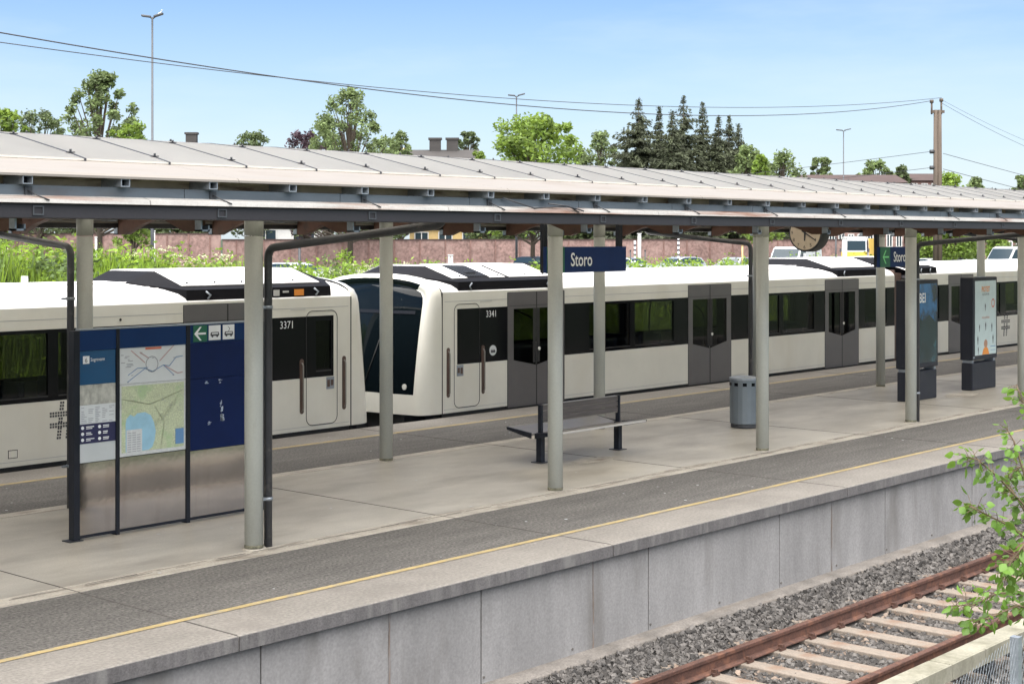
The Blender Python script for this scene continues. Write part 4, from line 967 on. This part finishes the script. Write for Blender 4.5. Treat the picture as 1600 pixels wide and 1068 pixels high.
T = [
 (6, 168, 130, 60, 'bright green leafy tree cut by the left picture edge', 'leaf_bright', 'round', .34),
 (62, 172, 150, 90, 'low dark green tree between the left edge and the tall loose tree', 'leaf_dark', 'round', .34),
 (155, 110, 120, 120, 'tall loose crowned tree left of the nearest lamp mast', 'leaf_mid', 'birch', .30),
 (208, 190, 112, 60, 'low bright green tree at the foot of the nearest lamp mast', 'leaf_bright', 'round', .26),
 (396, 205, 190, 66, 'small rounded dark treetop above the canopy between mast and birch', 'leaf_dark', 'round', .36),
 (478, 204, 170, 64, 'low purple brown leaved tree beside the tall birch', 'leaf_purple', 'round', .32),
 (547, 136, 150, 112, 'tall airy birch above the middle left of the canopy', 'leaf_mid', 'birch', .30),
 (512, 180, 155, 70, 'shorter green tree leaning into the tall birch', 'leaf_mid', 'birch', .30),
 (598, 214, 180, 60, 'low green tree between birch and dark house roof', 'leaf_mid', 'round', .34),
 (626, 202, 185, 40, 'slim treetop at the left end of the dark house roof', 'leaf_mid', 'birch', .34),
 (731, 202, 230, 34, 'small rounded treetop behind the dark house roof', 'leaf_dark', 'round', .42),
 (750, 234, 190, 34, 'tiny yellow green treetop at the right end of the house roof', 'leaf_bright', 'round', .3),
 (832, 184, 120, 124, 'broad bright green maple in front of the brick wall', 'leaf_bright', 'round', .34),
 (938, 203, 190, 64, 'pale green pointed tree between the maple and the spruces', 'leaf_mid', 'birch', .40),
 (908, 232, 200, 30, 'small grey green treetop right of the maple', 'leaf_dark', 'birch', .36),
 (1168, 226, 170, 60, 'light green tree at the right foot of the spruces', 'leaf_mid', 'birch', .36),
 (1188, 240, 160, 40, 'small light green tree right of the spruce group', 'leaf_bright', 'birch', .34),
 (1222, 236, 190, 66, 'dense green tree right of the spruces', 'leaf_mid', 'birch', .40),
 (1284, 244, 200, 34, 'narrow green tree left of the farthest lamp mast', 'leaf_mid', 'round', .38),
 (1368, 250, 210, 48, 'rounded green treetop right of the farthest lamp mast', 'leaf_mid', 'round', .42),
 (1410, 257, 215, 34, 'small treetop beside the utility pole', 'leaf_dark', 'birch', .4),
 (1482, 270, 150, 60, 'low bright tree at the foot of the utility pole', 'leaf_bright', 'birch', .3),
 (1524, 276, 170, 36, 'small treetop right of the utility pole', 'leaf_mid', 'birch', .34),
 (1597, 272, 150, 26, 'treetop cut by the right picture edge', 'leaf_mid', 'round', .3)]
for i, (u, v, dep, wp, lab, leaf, shp, sz) in enumerate(T):
    big = wp > 90; decid(u, v, dep, wp, lab, leaf, 3000 if big else 1500, sz*(.85 if big else .9), i, shape=shp, loose=.62 if shp == 'birch' and big else .9, lowstart=.22 if dep > 125 or not big else .3)
for i, (u, v, dep, wp, lab) in enumerate([
 (998, 152, 175, 74, 'broad dark spruce, leftmost tall one of the group'), (1030, 166, 180, 40, 'narrow spruce right behind the leftmost tall spruce'),
 (1050, 172, 172, 46, 'shorter spruce left against the tallest one'), (1068, 149, 176, 66, 'tallest dark spruce in the middle of the group'),
 (1098, 158, 182, 46, 'thin spruce right of the tallest with gaps between its branches'), (1123, 181, 175, 42, 'spruce left of the closest pair on the right side of the group'),
 (1139, 180, 178, 44, 'spruce second from the right end of the group'), (1154, 194, 176, 50, 'lowest spruce at the right end of the group'), (978, 226, 178, 36, 'small spruce at the left foot of the group')]): spruce(u, v, dep, wp, lab, i)
# smaller trees and hedge behind the wall, seen below the canopy
hd = random.Random(77)
for i, (u, dep) in enumerate([(250, 178), (300, 182), (590, 176), (770, 176), (800, 180), (895, 176), (945, 179), (990, 176), (1035, 180), (1080, 177), (1125, 180), (1165, 177), (1215, 180), (130, 176), (40, 180), (560, 182)]):
    decid(u, hd.uniform(318, 334), dep, 62, 'dark bushy tree just behind the brick wall, %s from the left' % ['first','second','third','fourth','fifth','sixth','seventh','eighth','ninth','tenth','eleventh','twelfth','thirteenth','fourteenth','fifteenth','sixteenth'][sorted([250,300,590,770,800,895,945,990,1035,1080,1125,1165,1215,130,40,560]).index(u)], 'leaf_dark', 1100, .40, 60+i, lowstart=.05)
for i, (u, v, dep, wp, lab) in enumerate([(1445, 338, 120, 44, 'young bright tree beside the second clock side sign'), (1490, 332, 112, 56, 'young bright green tree between the two advertising displays'), (1512, 352, 118, 42, 'small bright bush left of the farthest columns'), (1558, 366, 105, 30, 'yellow green shrub among the parked cars')]):
    decid(u, v, dep, wp, lab, 'leaf_bright', 1200, .2, 90+i, lowstart=.25)
rr_ = random.Random(4)
for i, (u, v, w_) in enumerate([(542, 384, 40), (512, 398, 44), (668, 392, 50), (735, 402, 30), (90, 376, 60), (598, 402, 40)]):
    g = at(u, 373, 43); g.z = terr(g.x, g.y)-.1; h = EYE+43*(373-v)/F-g.z
    s_ = empty('shrub', g, ['tall thin green weed stem in front of the brick wall left of the second column', 'dark green low bush beside the tall weed stem', 'pale flowering bush behind the roof of car 3341', 'small pale bush right of the flowering bush', 'bushy green shrub on the embankment at far left', 'low pale bush just behind the back column'][i], 'shrub', 'shrubs on the embankment')
    m_ = MB(); cr = MB(); m_.tube([g, g+Vector((0, 0, h*.9))], .03, 5)
    for k in range(16): leaflets(cr, rr_, g+Vector((rr_.gauss(0, w_*43/F/4.5), rr_.gauss(0, .3), h*rr_.uniform(.25, .93))), .2, 34, .055)
    m_.build('stem', 'bark', s_); cr.build('foliage', 'weeds' if i != 1 else 'leaf_mid', s_)

# ================= FAR BUILDINGS, WALL =================
def bwall(name, u0, u1, dep0, dep1, ztop, label, piers, m='brick'):
    a, b = at(u0, 373, dep0), at(u1, 373, dep1); a.z = b.z = 0; d = (b-a); l_ = d.length; d.normalize(); q = Vector((-d.y, d.x, 0))
    r_ = empty(name, (a+b)/2, label, 'wall'); c_ = (a+b)/2
    MB().obox(c_+Vector((0,0,(.3+ztop)/2)), d*l_/2, q*.15, Vector((0,0,(ztop-.3)/2))).build('brickwork', m, r_)
    MB().obox(c_+Vector((0,0,ztop+.06)), d*(l_/2+.1), q*.24, Vector((0,0,.058))).build('coping', 'tiles_red', r_)
    m_ = MB()
    for k in range(piers): 
        p = a+d*(l_*(k+.5)/piers); m_.obox(p-q*.17+Vector((0,0,(.3+ztop)/2)), d*.07, q*.06, Vector((0,0,(ztop-.32)/2)))
    m_.build('pier', 'brick_dark', r_)
bwall('brick_wall', -60, 345, 150, 152, 3.75, 'long pinkish brick wall behind the green weeds at far left, the taller stretch', 12)
bwall('brick_wall', 348, 1335, 152, 170, 3.15, 'long pinkish brick wall behind the parked cars, the lower stretch', 26)
def house(u0, u1, dep, zeave, zridge, depth, label, wallm, roofm, name='house', windows=0, storeys=1, roof=True, chimneys=(), gable=False, base=.4):
    a, b = at(u0, 373, dep), at(u1, 373, dep); a.z = b.z = base; d = (b-a); l_ = d.length; d.normalize(); q = Vector((-d.y, d.x, 0)); q = q if q.dot(a) > 0 else -q
    r_ = empty(name, (a+b)/2+Vector((0,0,0)), label, 'house'); c_ = (a+b)/2+q*depth/2
    MB().obox(c_+Vector((0,0,(zeave-base)/2)), d*l_/2, q*depth/2, Vector((0,0,(zeave-base)/2))).build('wall', wallm, r_)
    if roof:
        o = .5; A = a-d*o-q*o; B = b+d*o-q*o; Cc = b+d*o+q*(depth+o); D = a-d*o+q*(depth+o); m1 = (A+D)/2; m2 = (B+Cc)/2
        def Z(p, z): return Vector((p.x, p.y, z))
        mb = MB(); mb.add([Z(A,zeave-.1), Z(B,zeave-.1), Z(Cc,zeave-.1), Z(D,zeave-.1), Z(m1,zridge), Z(m2,zridge)], [(0,1,5,4),(2,3,4,5),(0,4,3),(1,2,5),(0,3,2,1)]); rf = mb.build('roof', roofm, r_)
        for t in chimneys:
            p = m1+(m2-m1)*t; p.z = zridge; ch = MB(); ch.obox(p+Vector((0,0,.35)), d*.75, q*.5, Vector((0,0,1.05))); co = ch.build('chimney', 'tiles', rf)
            MB().obox(p+Vector((0,0,1.45)), d*.9, q*.62, Vector((0,0,.14))).build('chimney_cap', 'tiles', co)
        if gable:
            p = a+d*(-.6)-q*.6; z = zridge
            for s in (-1, 1): m_ = MB(); m_.tube([Z(p+d*s*1.9, zeave-.1), Z(p, zridge-.1)], .13, 4).build('bargeboard', 'yellow_render' if s < 0 else 'white_paint', r_)
            MB().tube([Z(p, zeave-1), Z(p, zridge-.3)], .09, 4).build('bargeboard', 'yellow_render', r_)
    for s in range(storeys):
        for k in range(windows):
            p = a+d*(l_*(k+.5)/windows)-q*.02; z = zeave-1.3-s*3.0
            w_ = MB().obox(Z2(p, z), d*(l_/windows*.28), q*.05, Vector((0,0,.75))).build('window', 'car_glass', r_)
            m_ = MB()
            for t in (-1, 0, 1): m_.obox(Z2(p+d*(l_/windows*.28)*t, z)-q*.07, d*.06, q*.03, Vector((0,0,.8)))
            for t in (-1, 1): m_.obox(Z2(p, z+.77*t)-q*.07, d*(l_/windows*.3), q*.028, Vector((0,0,.06)))
            m_.build('window_frame', 'white_paint', w_)
    return r_
def Z2(p, z): return Vector((p.x, p.y, z))
def zv(v, dep): return EYE+dep*(373-v)/F
house(640, 742, 200, zv(256, 200), zv(231, 200), 9, 'house with a dark grey tiled roof and two stout chimneys above the canopy', 'yellow_render', 'tiles', chimneys=(.38, .62), gable=True, windows=4)
house(268, 312, 210, zv(232, 210), zv(222, 210), 8, 'house hidden behind the canopy, only its small dark chimney showing left', 'brick_dark', 'tiles', chimneys=(.5,), windows=2)
house(640, 752, 185, zv(356, 185), zv(342, 185), 7, 'low yellow rendered house seen between canopy and brick wall', 'yellow_render', 'tiles', windows=3)
house(385, 505, 190, zv(352, 190), zv(340, 190), 7, 'low pale house with a white roof edge behind the brick wall', 'white_paint', 'galvanised', windows=2)
house(1262, 1412, 190, zv(284, 190), zv(270, 190), 12, 'long brick building with red brown roof left of the utility pole', 'brick', 'tiles_red', name='brick_building', windows=10, storeys=4)
house(1405, 1468, 215, zv(281, 215), zv(269, 215), 10, 'brick building with red roof behind the utility pole', 'brick_dark', 'tiles_red', name='brick_building', windows=4, storeys=3)
house(1524, 1660, 180, zv(330, 180), zv(318, 180), 12, 'brick building with a row of white framed windows at the right edge', 'brick_dark', 'tiles_red', name='brick_building', windows=9, storeys=2)
pf_ = empty('brick_wall', at(1500, 373, 150)-Vector((0,0,2.9)), 'low brick wall between the young trees right of the second sign', 'wall')
a = at(1400, 373, 150); b = at(1660, 373, 150); d = (b-a); 
MB().obox(Z2((a+b)/2, 1.3), d/2, Vector((d.y, -d.x, 0)).normalized()*.15, Vector((0,0,.9))).build('brickwork', 'brick', pf_)

# ================= LAMP MASTS, POSTS, UTILITY POLE, WIRES =================
def lamp(u, v, dep, half, label, skew):
    top = at(u, v, dep); g = Vector((top.x, top.y, .4)); r_ = empty('street_lamp', g, label, 'street lamp', 'twin headed lamp masts on the parking ground')
    MB().tube([g, g+Vector((0,0,5)), g+Vector((0,0,5.02)), top], .11, 10, r2=.05).build('mast', 'mast', r_)
    d = Vector((sn, -cs, 0))
    for s, up in ((-1, .0), (1, .06)):
        e = top+d*s*half; m_ = MB(); m_.obox((top+d*s*half*.56)+Vector((0,0,.05+up)), d*s*half*.42+Vector((0,0,.03+up*.8)), Vector((cs,sn,0))*.14, Vector((0,0,.055)))
        hd_ = m_.build('lamp_head', 'mast', r_, bevel=.03); MB().tube([top-Vector((0,0,.1)), top+d*s*half*.3+Vector((0,0,.03))], .04, 6).build('arm', 'mast', r_)
lamp(238, 27, 81, .58, 'tall grey lamp mast with a bird on its right head, nearest and leftmost', 0)
lamp(807, 150, 127, .72, 'grey twin headed lamp mast above the broad green maple', 0); lamp(1318, 204, 168, .82, 'farthest twin headed lamp mast, left of the utility pole', 0)
def post(u, v, dep, m, w_, label, name='post', stripes=False):
    t = at(u, v, dep); g = Vector((t.x, t.y, .38))
    r_ = empty(name, g, label, 'post', 'posts on the parking ground')
    MB().tube([g, t], w_, 8).build('shaft', m, r_)
    if stripes:
        m_ = MB(); z = g.z
        while z < t.z-.1: m_.tube([(t.x, t.y, z), (t.x, t.y, z+.16)], w_*1.15, 8); z += .34
        m_.build('black_band', 'ink', r_)
    else: MB().tube([t, t+Vector((0,0,.08))], w_*1.3, 8).build('cap', m, r_)
post(999, 366, 118, 'white_paint', .14, 'thick pale post behind the name sign above the bench', stripes=False)
post(992, 376, 110, 'sign_white', .07, 'thin black and white banded post beside the thick pale post', stripes=True)
post(1060, 373, 110, 'sign_white', .07, 'thin black and white banded post above the parked pale hatchback', stripes=True)
post(150, 372, 95, 'white_paint', .07, 'pale thin post right of the leftmost back column'); post(240, 362, 100, 'white_paint', .10, 'pale post below the nearest lamp mast')
post(468, 386, 60, 'dark_metal', .05, 'short dark post standing in the weeds behind car 3371'); post(702, 400, 80, 'white_paint', .06, 'short white post behind the roof of car 3341')
post(706, 400, 80, 'white_paint', .06, 'second short white post close beside the first behind car 3341')
post(1160, 384, 110, 'yellow_render', .06, 'thin pale post between the pale cars and the third column'); post(1306, 372, 120, 'dark_metal', .07, 'dark thin post between clock and yellow truck')
post(1320, 372, 125, 'white_paint', .2, 'broad pale post left of the yellow truck')
post(985, 392, 100, 'dark_metal', .04, 'thin dark post left of the banded post'); post(1008, 392, 100, 'dark_metal', .04, 'thin dark post right of the thick pale post')
post(1275, 384, 100, 'dark_metal', .05, 'thin dark post below the clock')
up = at(1465, 165, 70); g = Vector((up.x, up.y, .6)); pl = empty('utility_pole', g, 'brown wooden utility pole with insulators rising above the right of the canopy', 'utility pole')
dR = Vector((sn, -cs, 0))
for s in (-.085, .085): MB().tube([g+dR*s*1.3, up+dR*s*1.0-Vector((0,0,.2))], .115, 12, r2=.095).build('pole', 'pole_wood', pl)
MB().obox(up-Vector((0,0,.28)), dR*.3, Vector((cs,sn,0))*.08, Vector((0,0,.06))).build('crossarm', 'pole_wood', pl)
ins = []
for s, z in ((-.27, .12), (.17, .18)):
    p = up+dR*s; MB().tube([p-Vector((0,0,.4)), p+Vector((0,0,z+.05))], .045, 8).tube([p+Vector((0,0,z)), p+Vector((0,0,z+.14))], .09, 10).build('insulator', 'pole_wood', pl); ins.append(p+Vector((0,0,z+.1)))
for v in (237, 262):
    p = at(1457, v, 70); MB().tube([p, p+dR*.3], .03, 6).tube([p-dR*.12, p+dR*.08], .09, 8).build('insulator', 'dark_metal', pl)
def bird(p, label):
    r_ = tag(empty('bird', p, None, None), label, 'bird'); b = MB(); b.tube([p+dR*-.13+Vector((0,0,.05)), p+dR*-.05+Vector((0,0,.1)), p+dR*.04+Vector((0,0,.14)), p+dR*.08+Vector((0,0,.23))], .03, 8, r2=.028); b.tube([p+dR*.08+Vector((0,0,.22)), p+dR*.10+Vector((0,0,.27)), p+dR*.16+Vector((0,0,.26))], .038, 8, r2=.01)
    b.tube([p-dR*.02, p-dR*.02+Vector((0,0,.12))], .06, 8); b.build('body', 'paper_grey', r_)
bird(at(250, 24.5, 81)+Vector((0,0,.02)), 'small grey bird perched on the right head of the nearest lamp mast')
def wire(A, B, sag, label, rad=.012, n=40):
    A, B = Vector(A), Vector(B); pts = [A.lerp(B, i/n)-Vector((0,0,4*sag*(i/n)*(1-i/n))) for i in range(n+1)]
    return tag(MB().tube(pts, rad, 5).build('overhead_wire', 'wire'), label, 'wire', 'overhead wires')
wire((65.15,32.0,9.61), (11.54,26.19,7.40), 1.26, 'lower of the two long overhead wires sagging from the utility pole to the left', .014)
wire((65.45,31.67,9.75), (13.32,30.22,7.70), 1.02, 'upper of the two long overhead wires from the utility pole to the left', .011)
wire((65.17,31.98,7.30), (93.19,75.77,7.09), .15, 'overhead wire running left behind the canopy from the upper side insulator'); wire((65.17,31.98,6.56), (93.19,75.77,6.3), .2, 'overhead wire running left behind the canopy from the lower side insulator')
wire((65.45,31.67,9.51), (137.0,41.34,8.78), 1.87, 'overhead wire falling right from the top of the utility pole, the lower one', .009); wire((65.45,31.67,9.66), (137.0,41.34,9.9), 1.9, 'overhead wire falling right from the top of the utility pole, the upper one', .007)
wire((65.5,31.61,7.2), (137.0,41.34,4.86), .18, 'upper of the two low overhead wires leaving the utility pole to the right', .014); wire((65.5,31.61,6.49), (137.0,41.34,4.2), .3, 'lowest overhead wire leaving the utility pole to the right', .014)

# ================= VEHICLES =================
def vehicle(name, u, dep, yaw, paint, label, cat, kind='hatch'):
    g = at(u, 373, dep); g.z = .43
    r_ = empty(name, g, label, cat, 'vehicles on the parking ground' )
    if kind == 'van': Ln, Wd, H = 5.4, 2.0, 2.35; low = [(-2.7,.35),(-2.7,1.0),(-2.68,2.15),(-2.45,2.32),(.9,2.35),(1.15,2.25),(1.75,1.45),(2.55,1.15),(2.7,.8),(2.7,.35)]; win = [(1.12,2.15),(1.62,1.48),(.35,1.48),(.35,2.15)]
    elif kind == 'truck': Ln, Wd, H = 7, 2.4, 3.0; low = [(-3.5,.7),(-3.5,2.7),(1.6,2.7),(1.65,2.95),(3.3,2.95),(3.45,2.7),(3.5,1.5),(3.5,.5),(1.6,.5),(1.6,.7)]; win = [(3.2,2.7),(3.3,1.75),(2.2,1.75),(2.2,2.7)]
    elif kind == 'sedan': Ln, Wd, H = 4.6, 1.8, 1.45; low = [(-2.3,.3),(-2.3,.85),(-2.1,1.0),(-1.6,1.02),(-1.0,1.40),(.1,1.45),(.6,1.38),(1.2,.98),(2.1,.85),(2.3,.65),(2.3,.3)]; win = [(-1.35,1.02),(-.92,1.36),(.1,1.40),(.55,1.33),(1.0,1.0)]
    else: Ln, Wd, H = 4.1, 1.76, 1.5; low = [(-2.0,.3),(-2.05,.8),(-1.95,1.05),(-1.6,1.42),(-.9,1.5),(.2,1.5),(.7,1.38),(1.25,1.0),(1.9,.85),(2.05,.6),(2.05,.3)]; win = [(-1.75,1.05),(-1.45,1.38),(-.8,1.44),(.2,1.44),(.62,1.33),(1.02,1.02)]
    rot = Matrix.Rotation(yaw, 4, 'Z')
    def emit(m_, nm, mt, par, bev=0):
        m_.v = [tuple(rot @ Vector(p)+g) for p in m_.v]; return m_.build(nm, mt, par, bevel=bev)
    y = Wd/2; m_ = MB(); tuck = .16 if kind not in ('van','truck') else .06; zs = .95 if kind not in ('van', 'truck') else 1.4; n = len(low)
    def yy_(z): return y-(tuck*max(0, (z-zs)/(H-zs)))
    m_.add([(x, -yy_(z), z) for x, z in low]+[(x, yy_(z), z) for x, z in low], [tuple(range(n)), tuple(range(2*n-1, n-1, -1))]+[(i, n+i, n+(i+1) % n, (i+1) % n) for i in range(n)])
    emit(m_, 'body', paint, r_, .05)
    for s in (-1, 1):
        m_ = MB(); m_.add([(x, s*(yy_(z)+.012), z) for x, z in win], [tuple(range(len(win)))]); emit(m_, 'side_window', 'car_glass', r_)
        for x in (-Ln*.31, Ln*.30):
            r2 = .33 if kind != 'truck' else .48; m_ = MB(); m_.tube([(x, s*(y-.2), r2), (x, s*(y+.02), r2)], r2, 18); wh = emit(m_, 'wheel', 'tyre', r_)
            m_ = MB(); m_.tube([(x, s*(y+.02), r2), (x, s*(y+.03), r2)], r2*.6, 12); emit(m_, 'rim', 'car_silver', wh)
    # windscreens on the sloping front and back
    segs = {'van': [(1.2,2.2,1.72,1.5)], 'truck': [(3.46,2.68,3.505,1.75)], 'sedan': [(.64,1.35,1.16,1.01), (-1.04,1.38,-1.56,1.05)], 'hatch': [(.74,1.36,1.21,1.03), (-1.64,1.39,-1.93,1.09)]}[kind]
    for xa, za, xb, zb in segs:
        o = .015 if xa > 0 else -.015; m_ = MB(); m_.add([(xa+o, -(yy_(za)-.1), za+.012), (xa+o, yy_(za)-.1, za+.012), (xb+o, yy_(zb)-.1, zb+.012), (xb+o, -(yy_(zb)-.1), zb+.012)], [(0,1,2,3)]); emit(m_, 'windscreen', 'car_glass', r_)
    for s in (-1, 1):
        m_ = MB(); m_.box(Ln/2-.02 if kind != 'van' else 2.68, Ln/2+.02, s*(y-.42), s*(y-.1), .62, .78); emit(m_, 'headlight', 'pale_lamp', r_)
        m_ = MB(); m_.box(.75 if kind != 'truck' else 3.1, .9 if kind != 'truck' else 3.3, s*(y+.0), s*(y+.2), .98 if kind not in ('van','truck') else 1.6, 1.12 if kind not in ('van','truck') else 1.95); emit(m_, 'mirror', paint if kind != 'truck' else 'ink', r_)
    if kind == 'truck':
        m_ = MB(); m_.box(3.502, 3.54, -1.2, 1.2, .95, 1.62); emit(m_, 'bumper_stripe', 'truck_yellow', r_); m_ = MB(); m_.box(-3.4, 1.5, -1.22, 1.22, .8, 2.9); emit(m_, 'load_body', 'truck_yellow', r_); m_ = MB(); m_.box(2.0, 3.2, -1.0, 1.0, 2.96, 3.1); emit(m_, 'roof_sign', 'white_paint', r_)
    m_ = MB(); m_.box(Ln/2-.01, Ln/2+.025, -y*.6, y*.6, .42, .55); emit(m_, 'grille', 'ink', r_)
    return r_
VY = YAW
front = VY+math.pi
vehicle('parked_car', 461, 88, front+.9, 'car_white', 'white car partly hidden by the weeds behind car 3371', 'car')
vehicle('parked_car', 112, 92, front+1.2, 'car_silver', 'silver car hidden low in the weeds at far left', 'car', 'sedan')
vehicle('parked_car', 838, 118, front+.6, 'car_black', 'dark car half hidden behind the maple trunk', 'car')
vehicle('parked_car', 862, 124, front-.7, 'car_silver', 'silver car just right of the maple trunk', 'car', 'sedan')
vehicle('parked_car', 982, 116, front+.9, 'car_silver', 'silver car cut off by the name sign above the bench', 'car', 'sedan')
vehicle('parked_car', 1062, 116, front-.9, 'car_silver', 'pale silver hatchback behind the roof of car 3341, left of two', 'car')
vehicle('parked_car', 1149, 118, front-.6, 'car_silver', 'pale silver saloon behind the roof of car 3341, right of two', 'car', 'sedan')
vehicle('parked_van', 1240, 100, front-.55, 'car_white', 'white van parked between third column and clock', 'van', 'van')
vehicle('parked_car', 1288, 118, front+.7, 'car_white', 'white car directly below the clock', 'car')
vehicle('parked_car', 1312, 124, front+.3, 'car_silver', 'silver car between clock and yellow truck', 'car', 'sedan')
vehicle('yellow_truck', 1342, 150, front-.35, 'car_white', 'yellow and white truck facing the station right of the clock', 'truck', 'truck')
for i, (u, d_, y_, p, k) in enumerate([(1455, 112, .5, 'car_white', 'sedan'), (1478, 118, -.5, 'car_silver', 'hatch'), (1505, 112, .9, 'car_white', 'hatch'), (1520, 104, -.9, 'car_silver', 'sedan'), (1541, 98, 1.1, 'car_white', 'sedan'), (1566, 94, .9, 'car_silver', 'sedan')]):
    vehicle('parked_car', u, d_, front+y_, p, ['white saloon parked farthest left in the row right of the second downpipe column', 'silver hatchback second from the left in the row right of the second downpipe column', 'white hatchback behind the white poster display', 'silver saloon above the white poster display', 'white saloon left of the column near the right edge', 'silver saloon beside the yellow green shrub at right'][i], 'car', k)
vehicle('parked_van', 1586, 104, front-1.0, 'car_white', 'white van parked at the right picture edge', 'van', 'van')

# ================= NEAR BUSH AT THE RIGHT =================
rnd = random.Random(21)
bs = empty('near_bush', (10.6, 1.9, -1.0), 'leafy bright green bush reaching in from the right edge in front of the track', 'bush')
st = MB(); lf = MB()
def leaf(p, d, s_):
    d = Vector(d).normalized(); sd = d.cross(Vector((0, 0, 1)))
    if sd.length < .1: sd = Vector((1, 0, 0))
    sd = (Matrix.Rotation(rnd.uniform(-1.2, 1.2), 3, d) @ sd.normalized()); nrm = d.cross(sd).normalized()
    P = []
    for t, w_ in ((0, 0), (.18, .28), (.42, .40), (.7, .27), (1, 0)):
        c_ = p+d*s_*t+nrm*s_*.18*(t*t); P.append((c_, w_*s_))
    v = [P[0][0]]; 
    for c_, w_ in P[1:4]: v += [c_-sd*w_+nrm*w_*.35, c_, c_+sd*w_+nrm*w_*.35]
    v.append(P[4][0])
    lf.add(v, [(0,1,2),(0,2,3),(1,4,5,2),(2,5,6,3),(4,7,8,5),(5,8,9,6),(7,10,8),(8,10,9)], True)
def twig(pts, r, n, s_, spread=.09):
    pts = [Vector(p) for p in pts]; st.tube(pts, r, 6, r2=r*.35)
    L_ = len(pts)-1; n = int(n*1.9)
    for i in range(n):
        t = (i+rnd.random())/n*L_; k = min(int(t), L_-1); p = pts[k].lerp(pts[k+1], t-k); ax = (pts[k+1]-pts[k]).normalized()
        d = (ax*rnd.uniform(.1, .9)+Vector((rnd.gauss(0, 1), rnd.gauss(0, 1), rnd.gauss(-.15, .8))).normalized()).normalized(); q = p+d*rnd.uniform(.01, spread)
        st.tube([p, q], .0018, 4, cap=False); leaf(q, d+Vector((0, 0, -.35)), s_*rnd.uniform(.4, .95))
base_pts = [Vector((10.6, 1.9, -1.0)), Vector((10.3, 2.4, .1)), Vector((10.1, 2.6, 1.0)), Vector((10.0, 2.7, 1.9))]
st.tube(base_pts, .035, 8, r2=.015)
DB = 9.2
def bp(u, v, d_=0): return at(u, v, DB+d_)
for pts, n, s_ in [
    ([(1680,860,.3),(1610,800,.1),(1560,745,0),(1528,718,-.1),(1506,712,-.1)], 44, .075), ([(1640,800,.2),(1600,740,.1),(1585,690,.1),(1572,668,.1)], 26, .06),
    ([(1680,900,.3),(1620,850,.1),(1575,820,0),(1535,800,-.1),(1512,788,-.1)], 44, .08), ([(1620,830,.2),(1590,780,.2),(1570,745,.2)], 26, .075),
    ([(1690,960,.3),(1620,930,.1),(1560,925,0),(1520,945,-.1),(1490,945,-.2)], 46, .08), ([(1640,960,.2),(1590,945,0),(1545,965,-.1),(1522,972,-.1)], 30, .078),
    ([(1680,930,.2),(1625,890,.3),(1585,870,.3),(1560,885,.2)], 34, .08), ([(1650,700,.2),(1615,650,.2),(1597,625,.2),(1588,600,.2)], 20, .065),
    ([(1660,760,.2),(1615,730,.3),(1590,730,.4),(1575,755,.4)], 26, .075), ([(1640,870,0),(1600,850,-.2),(1578,880,-.2),(1570,905,-.2)], 26, .08),
    ([(1700,820,.4),(1640,790,.3),(1605,775,.2)], 30, .08), ([(1700,900,.4),(1640,880,.3),(1600,900,.2)], 30, .08), ([(1700,960,.4),(1640,970,.3),(1600,955,.2)], 24, .08)]:
    q = [bp(*p) for p in pts]; near = min(base_pts, key=lambda b: (b-q[0]).length); st.tube([near, near.lerp(q[0], .5)+Vector((0,0,.08)), q[0]], .012, 6, r2=.008); twig(q, .008, n, s_)
st.build('branch', 'twig', bs); lf.build('foliage', 'leaf_near', bs)
pl_ = empty('young_weed', (11.6, 5.3, -1.2), 'small light green weed growing in the ballast by the fence', 'weed'); g = at(1528, 1056, 11.3); g.z = -1.2; st = MB(); lf = MB()
for k in range(5):
    e = g+Vector((rnd.uniform(-.15,.15), rnd.uniform(-.15,.15), rnd.uniform(.35, .6))); twig([g, g.lerp(e, .5)+Vector((0,0,.05)), e], .004, 12, .06, .05)
st.build('stem', 'twig', pl_); lf.build('foliage', 'leaf_near', pl_)
